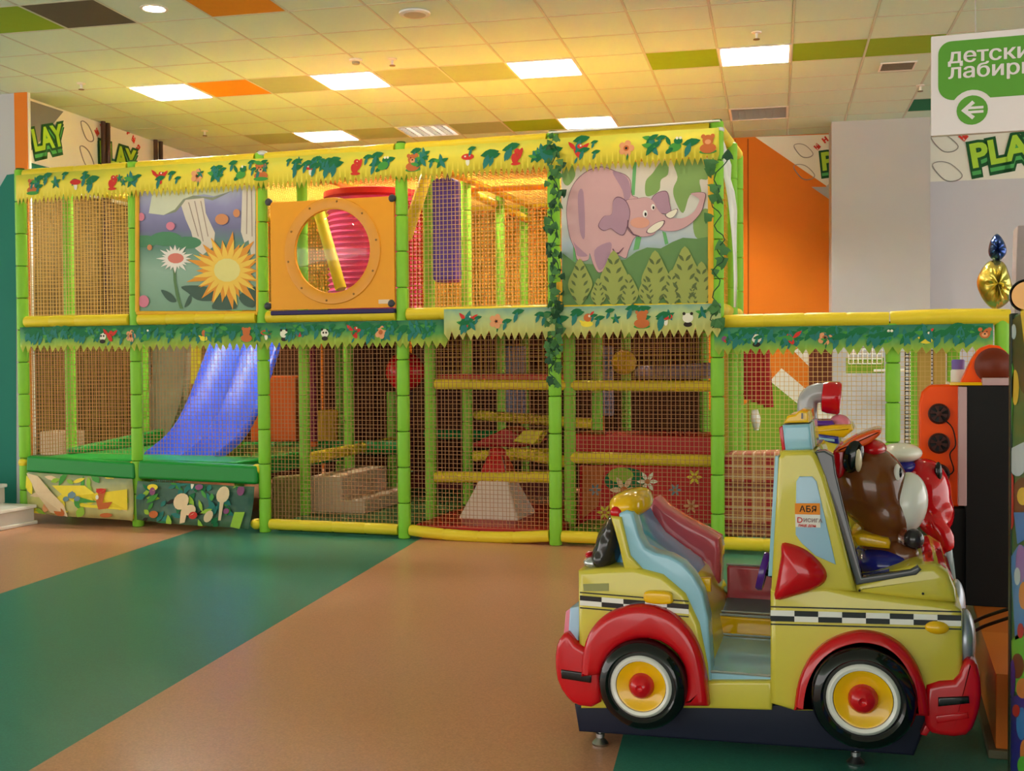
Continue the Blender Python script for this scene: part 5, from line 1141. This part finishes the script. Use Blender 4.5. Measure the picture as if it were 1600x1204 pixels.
# ================================================================ OTHER RIDES AND MACHINES
# periscope ride behind the taxi
SYR = 5.6
sub = thing('periscope_ride', 'submarine ride with a grey and red periscope behind the taxi', 'kiddie ride', at(1280, 905, y=SYR))
def slab2(pts, y0, y1, name, m, bev, par, n=0): return build(MB().rslab(pxs(pts, y0, n or 1), y1, bev), name, m, par)
q = [at(a, b, y=SYR) for a, b in ((1263, 662), (1261, 640), (1264, 622), (1276, 614), (1292, 614))]
build(MB().tube(cr(q, 5, False), [.046] * 21, 18), 'periscope_tube', gloss('gel_ash', (170, 168, 170)), sub)
q0, q1 = at(1284, 620, y=SYR), at(1312, 622, y=SYR); d = (q1 - q0).normalized()
build(MB().lathe(q0, d, [(.05, 0), (.068, .005), (.075, .03), (.077, .075), (.07, .085), (.06, .08), (.05, .07)], 26), 'periscope_hood', C_red, sub)
slab2([(1255, 665), (1262, 657), (1300, 657), (1306, 666)], SYR - .1, SYR + .1, 'purple_deck', C_purple, .015, sub)
slab2([(1268, 668), (1300, 664), (1330, 664), (1333, 672), (1318, 684), (1270, 680)], SYR - .15, SYR + .2, 'yellow_deck', C_gold, .02, sub)
q = at(1312, 662, y=SYR); build(MB().ell(q, (.05, .06, .045), nu=16, nv=10), 'pink_dome', gloss('gel_bubblegum', (228, 130, 150)), sub)
slab2([(1265, 676), (1310, 682), (1312, 694), (1266, 688)], SYR - .16, SYR + .2, 'blue_band', C_ind, .008, sub); slab2([(1266, 681), (1304, 686), (1304, 690), (1266, 685)], SYR - .165, SYR - .15, 'pale_band', C_pale, .002, sub)
slab2([(1255, 690), (1320, 696), (1340, 760), (1350, 900), (1352, 1005), (1242, 1000), (1246, 760)], SYR - .18, SYR + .3, 'hull', gloss('gel_lemon', (220, 196, 60)), .05, sub, 2)
# red figure ride with white sailor cap
RY = 5.15
fig = thing('sailor_ride', 'red spotted ride figure wearing a white sailor cap', 'kiddie ride', at(1450, 985, y=RY))
rp = lambda a, b, dy=0: at(a, b, y=RY + dy); pr_ = lambda v: v / 362
mb = MB().ell(rp(1443, 770), (pr_(40), .14, pr_(54)), nu=26, nv=16).ell(rp(1455, 800), (pr_(34), .13, pr_(40)), nu=22, nv=14).ell(rp(1474, 795, -.05), (pr_(16), .07, pr_(13)), nu=16, nv=10)
mb.tube([rp(1452, 812, -.1), rp(1470, 835, -.12), rp(1482, 860, -.12)], [.05, .045, .035], 14).ell(rp(1478, 842, -.12), (.035, .035, .06))
build(mb, 'body', C_red, fig, remesh=.014)
mb = MB()
build(MB().ell(rp(1408, 707, -.02), (pr_(31), .12, pr_(15)), nu=26, nv=12), 'sailor_cap', gloss('gel_bone', (232, 228, 214)), fig)
build(MB().ell(rp(1412, 728, 0), (pr_(22), .11, pr_(13)), nu=20, nv=10), 'cap_band', C_ind, fig)
for a, b in ((1432, 752), (1448, 744), (1462, 762), (1440, 772), (1455, 785), (1428, 736), (1468, 778)):
    q = rp(a, b); zz_ = MB().ell((q.x, RY - .135 + abs(a - 1443) * .0012 + abs(b - 770) * .0008, q.z), (.009, .012, .009), nu=10, nv=6); build(zz_, 'spot', gloss('gel_rose2', (236, 120, 120)), fig)
build(MB().ell(rp(1466, 738, -.08), (.016, .02, .045), nu=12, nv=8), 'eye', C_blk, fig); build(MB().ell(rp(1470, 768, -.08), (.012, .02, .03), nu=12, nv=8), 'eye', C_blk, fig)
slab2([(1420, 812), (1466, 812), (1488, 850), (1492, 985), (1408, 985), (1412, 850)], RY - .1, RY + .3, 'hull', gloss('gel_slate', (84, 104, 104)), .04, fig, 2)
# simulator on the orange platform: black cabinet with orange clear side
AY = 5.4
sim = thing('game_simulator', 'black game cabinet with orange translucent side and three round fans', 'game machine', at(1530, 935, z=.287))
M_oclear = mat('acrylic_orange', (255, 84, 8), .3, .04, 6, spec=.15)
zf = .287
def sbox(px0, py0, px1, py1, y0, y1, name, m, bev=.006, zmin=None):
    a, b = at(px0, py1, y=y0), at(px1, py0, y=y0)
    return build(MB().box(a.x, b.x, y0, y1, a.z if zmin is None else zmin, b.z), name, m, sim, bevel=bev)
sbox(1508, 602, 1592, 940, AY, AY + .5, 'cabinet', mat('cabinet_black', (20, 18, 18), .6, .1), .004, zmin=zf)
sbox(1484, 794, 1510, 940, AY + .02, AY + .5, 'cabinet_foot', MATS['cabinet_black'], .004, zmin=zf)
pa = [(1436, 790), (1436, 630), (1440, 612), (1452, 601), (1500, 600), (1500, 792)]
build(MB().prism(pxs(pa, AY + .03), (0, .06, 0)), 'orange_side', M_oclear, sim, bevel=.012)
sbox(1497, 604, 1511, 790, AY - .012, AY + .2, 'edge_strip', mat('strip_mauve', (196, 160, 160), .4), .004)
for b in (646, 692, 740):
    q = at(1467, b, y=AY + .03); f = build(MB().lathe(q, (0, -1, 0), [(.044, 0), (.046, .012), (.04, .014), (.038, .006), (.012, .006), (.012, .012), (.002, .013)], 24), 'fan', mat('fan_dark', (70, 26, 12), .4), sim)
    for k in range(6):
        an = k * math.pi / 3; c_, s_ = math.cos(an), math.sin(an); c2, s2 = math.cos(an + .5), math.sin(an + .5)
        build(MB().prism([(q.x + .012 * c_, q.y - .008, q.z + .012 * s_), (q.x + .036 * c_, q.y - .008, q.z + .036 * s_), (q.x + .036 * c2, q.y - .012, q.z + .036 * s2), (q.x + .012 * c2, q.y - .012, q.z + .012 * s2)], (0, -.001, 0)), 'fan_blade', M_black, f, smooth=False)
build(MB().tube(cr([at(1474, 655, y=AY + .02), at(1488, 668, y=AY + .01), at(1493, 695, y=AY + .01), at(1484, 710, y=AY + .01), at(1490, 735, y=AY + .015), at(1475, 745, y=AY + .02)], 4, False), .003, 6), 'wire', M_black, sim)
build(MB().prism(pxs([(1500, 600), (1518, 562), (1530, 544), (1546, 538), (1562, 540), (1576, 552), (1580, 600)], AY + .05, 0), (0, .1, 0)), 'orange_top', M_oclear, sim, bevel=.012)
q = at(1552, 571, y=AY + .05); build(MB().lathe(q, (0, -1, 0), [(.075, 0), (.078, .01), (.06, .012), (.05, .02), (.02, .022), (.002, .024)], 30), 'speaker_cone', mat('cone_brown', (110, 40, 14), .35), sim)
sbox(1535, 590, 1590, 602, AY - .01, AY + .3, 'top_strip', MATS['strip_mauve'], .004); sbox(1484, 597, 1536, 602, AY, AY + .3, 'top_ledge', C_gold, .003)
# bottle with purple cap on the ledge
q = at(1497, 598, y=AY + .2); t = thing('bottle', 'small white bottle with a purple cap beside orange speaker', 'bottle', (q.x, q.y, q.z))
build(MB().lathe(q, (0, 0, 1), [(.03, 0), (.032, .005), (.032, .055), (.026, .062)], 18), 'body', M_white, t); build(MB().lathe(q, (0, 0, 1), [(.028, .062), (.029, .1), (.024, .106)], 18), 'cap', mat('cap_violet', (120, 100, 170), .4), t)
# orange platform
plat = thing('ride_platform', 'low orange painted wooden platform under the game cabinet', 'platform', (1.0, 5.2, 0))
M_plat = mat('platform_orange', (206, 108, 36), .4, .08, 3); xp = at(1556, 1184, z=0).x
build(MB().box(xp, xp + 1.2, 4.26, 5.98, .03, .287), 'box', M_plat, plat, bevel=.004); build(MB().box(xp - .025, xp + 1.22, 4.24, 5.98, 0, .03), 'skid', mat('skid_grey', (96, 92, 70), .6), plat, bevel=.004)
build(MB().box(xp, xp + 1.2, 4.26, 4.9, .287, .2885), 'top_sheet', mat('platform_orange_b', (216, 120, 44), .35, .06, 3), plat, bevel=0)
# two black cables
for k, (b0, b1) in enumerate(((971, 948), (986, 962))):
    p = cr([at(1515, b0 + 4, y=4.55), at(1540, (b0 + b1) / 2 + 3, y=4.45), at(1585, b1, y=4.4)], 5, False)
    build(MB().tube(p, .006, 6), 'power_cable', M_black, label=('upper' if k == 0 else 'lower') + ' black cable running from the taxi to the right-hand machine', cat='cable', group='black cables')
# machine at the right edge: its printed side faces the taxi
MX, MF = .372, 4.05
mach = thing('arcade_machine', 'brightly printed jungle arcade machine cut by the right picture edge', 'arcade machine', (MX + .3, 3.4, 0))
zt_ = at(1578, 492, y=MF).z
sp_ = lambda a, b: at(a, b, x=MX)
build(MB().box(MX + .006, MX + .65, 2.7, MF, 0, zt_), 'cabinet', mat('cabinet_green', (30, 96, 52), .35, .1, 4), mach, bevel=.01)
build(MB().box(MX - .004, MX + .02, MF - .05, MF + .004, 0, zt_ + .004), 'edge_post', mat('edge_dark', (34, 46, 30), .4), mach, bevel=.004)
build(MB().box(MX + .002, MX + .006, 2.72, MF - .05, .02, zt_ - .02), 'side_print', mat('print_jungle', (26, 110, 60), .3, .3, 6), mach, smooth=False)
pr = MB(); ml = [mat('art_' + n, c, .35, .12, 10) for n, c in (('blue', (50, 130, 200)), ('sky', (190, 210, 220)), ('brown', (96, 60, 30)), ('red', (190, 40, 36)), ('yellow', (226, 190, 60)), ('orange', (214, 130, 60)), ('indigo', (40, 40, 140)), ('lime', (90, 190, 50)), ('lilac', (150, 120, 190)), ('dark', (24, 40, 24)))]
def art(pts, c, k): pr.poly([(MX + .001 - .0004 * k, p.y, p.z) for p in (sp_(max(a, 1579), b) for a, b in pts)], c)
art([(1580, 500), (1600, 488), (1620, 490), (1620, 640), (1595, 610), (1580, 560)], 9, 0); art([(1594, 486), (1600, 540), (1620, 560), (1620, 480)], 4, 1); art(el(1586, 605, 6, 28), 4, 2); art(el(1584, 518, 4, 12), 1, 3)
art([(1578, 560), (1584, 580), (1580, 700), (1578, 700)], 7, 2); art([(1580, 700), (1600, 690), (1620, 700), (1620, 730), (1580, 728)], 1, 2); art(el(1590, 720, 14, 24), 1, 3)
art([(1580, 760), (1595, 745), (1620, 750), (1620, 820), (1580, 815)], 2, 1); art(el(1598, 775, 9, 14), 4, 3); art([(1576, 735), (1584, 745), (1584, 820), (1576, 830)], 3, 4); art([(1584, 800), (1605, 800), (1605, 840), (1590, 850)], 0, 4)
art([(1578, 870), (1592, 850), (1620, 860), (1620, 980), (1586, 1000)], 0, 2); art(el(1595, 880, 8, 30), 8, 3); art(el(1600, 930, 8, 22), 5, 4); art(el(1590, 900, 5, 14), 1, 5)
art([(1580, 1000), (1600, 980), (1620, 990), (1620, 1080), (1582, 1080)], 7, 2); art(el(1590, 1040, 10, 20), 2, 3); art(el(1598, 1075, 10, 16), 5, 4); art(el(1582, 1060, 5, 30), 6, 5); art(el(1595, 985, 5, 12), 3, 5)
art([(1578, 1090), (1600, 1080), (1620, 1100), (1620, 1260), (1578, 1260)], 6, 1); art(el(1596, 1130, 8, 26), 0, 3); art(el(1600, 1175, 6, 20), 5, 4); art(el(1588, 1110, 6, 10), 3, 5); art(el(1598, 1195, 8, 14), 7, 5)
build(pr, 'print', ml, mach, smooth=False, kind='stuff')
q = at(1606, 462, y=3.8); build(MB().lathe(q, (-.3, -1, 0), [(.001, -.02), (.042, -.02), (.046, 0), (.042, .02), (.001, .02)], 30), 'round_topper', gloss('gel_amber', (232, 158, 30)), mach)
build(MB().lathe(q, (-.3, -1, 0), [(.046, -.022), (.05, -.02), (.05, .02), (.046, .022)], 30, ring=True), 'topper_rim', C_blk, mach)
build(MB().tube([(q.x, q.y, zt_ - .02), (q.x, q.y, q.z - .03)], .02, 10), 'topper_stem', C_gold, mach)
build(MB().box(MX + .06, MX + .6, 2.685, 2.71, .95, 1.42), 'screen_bezel', mat('edge_dark', (34, 46, 30), .4), mach, bevel=.006)
build(MB().box(MX + .1, MX + .56, 2.68, 2.69, .99, 1.38), 'screen', mat('screen_glass', (20, 24, 30), .1, spec=.5), mach, bevel=.004)
build(MB().prism([(MX + .03, 2.7, .72), (MX + .03, 2.52, .74), (MX + .03, 2.52, .8), (MX + .03, 2.7, .86)], (.6, 0, 0)), 'control_deck', mat('art_lime', (90, 190, 50), .35), mach, bevel=.008)
for k in range(4): build(MB().lathe((MX + .15 + .12 * k, 2.6, .83), (0, -.3, 1), [(.026, -.02), (.028, 0), (.022, .014), (.01, .018)], 16), 'button', (C_red, C_gold, C_ind, C_white)[k], mach)
build(MB().box(MX + .2, MX + .46, 2.688, 2.705, .25, .55), 'coin_door', M_steel, mach, bevel=.006)
# grey slab added as a far shadow and the white box left of the frame
t_ = quad_pad([(1590, 352), (1640, 350), (1640, 858), (1572, 856)], 8.9, .3, 'shadow_slab', mat('shadow_grey', (150, 140, 140), .6), 'grey shadow slab at the far right behind the gold balloon', 'cabinet', .01)
build(MB().box(-7.62, -7.35, 9.0, 9.3, .5, .72), 'white_box', M_beige, bevel=.01, label='pale box beyond the left net of the frame', cat='box')
build(MB().box(-7.7, -7.28, 8.95, 9.35, 0, .5), 'box_stand', M_dg, bevel=.01, label='dark stand under the pale box', cat='stand')
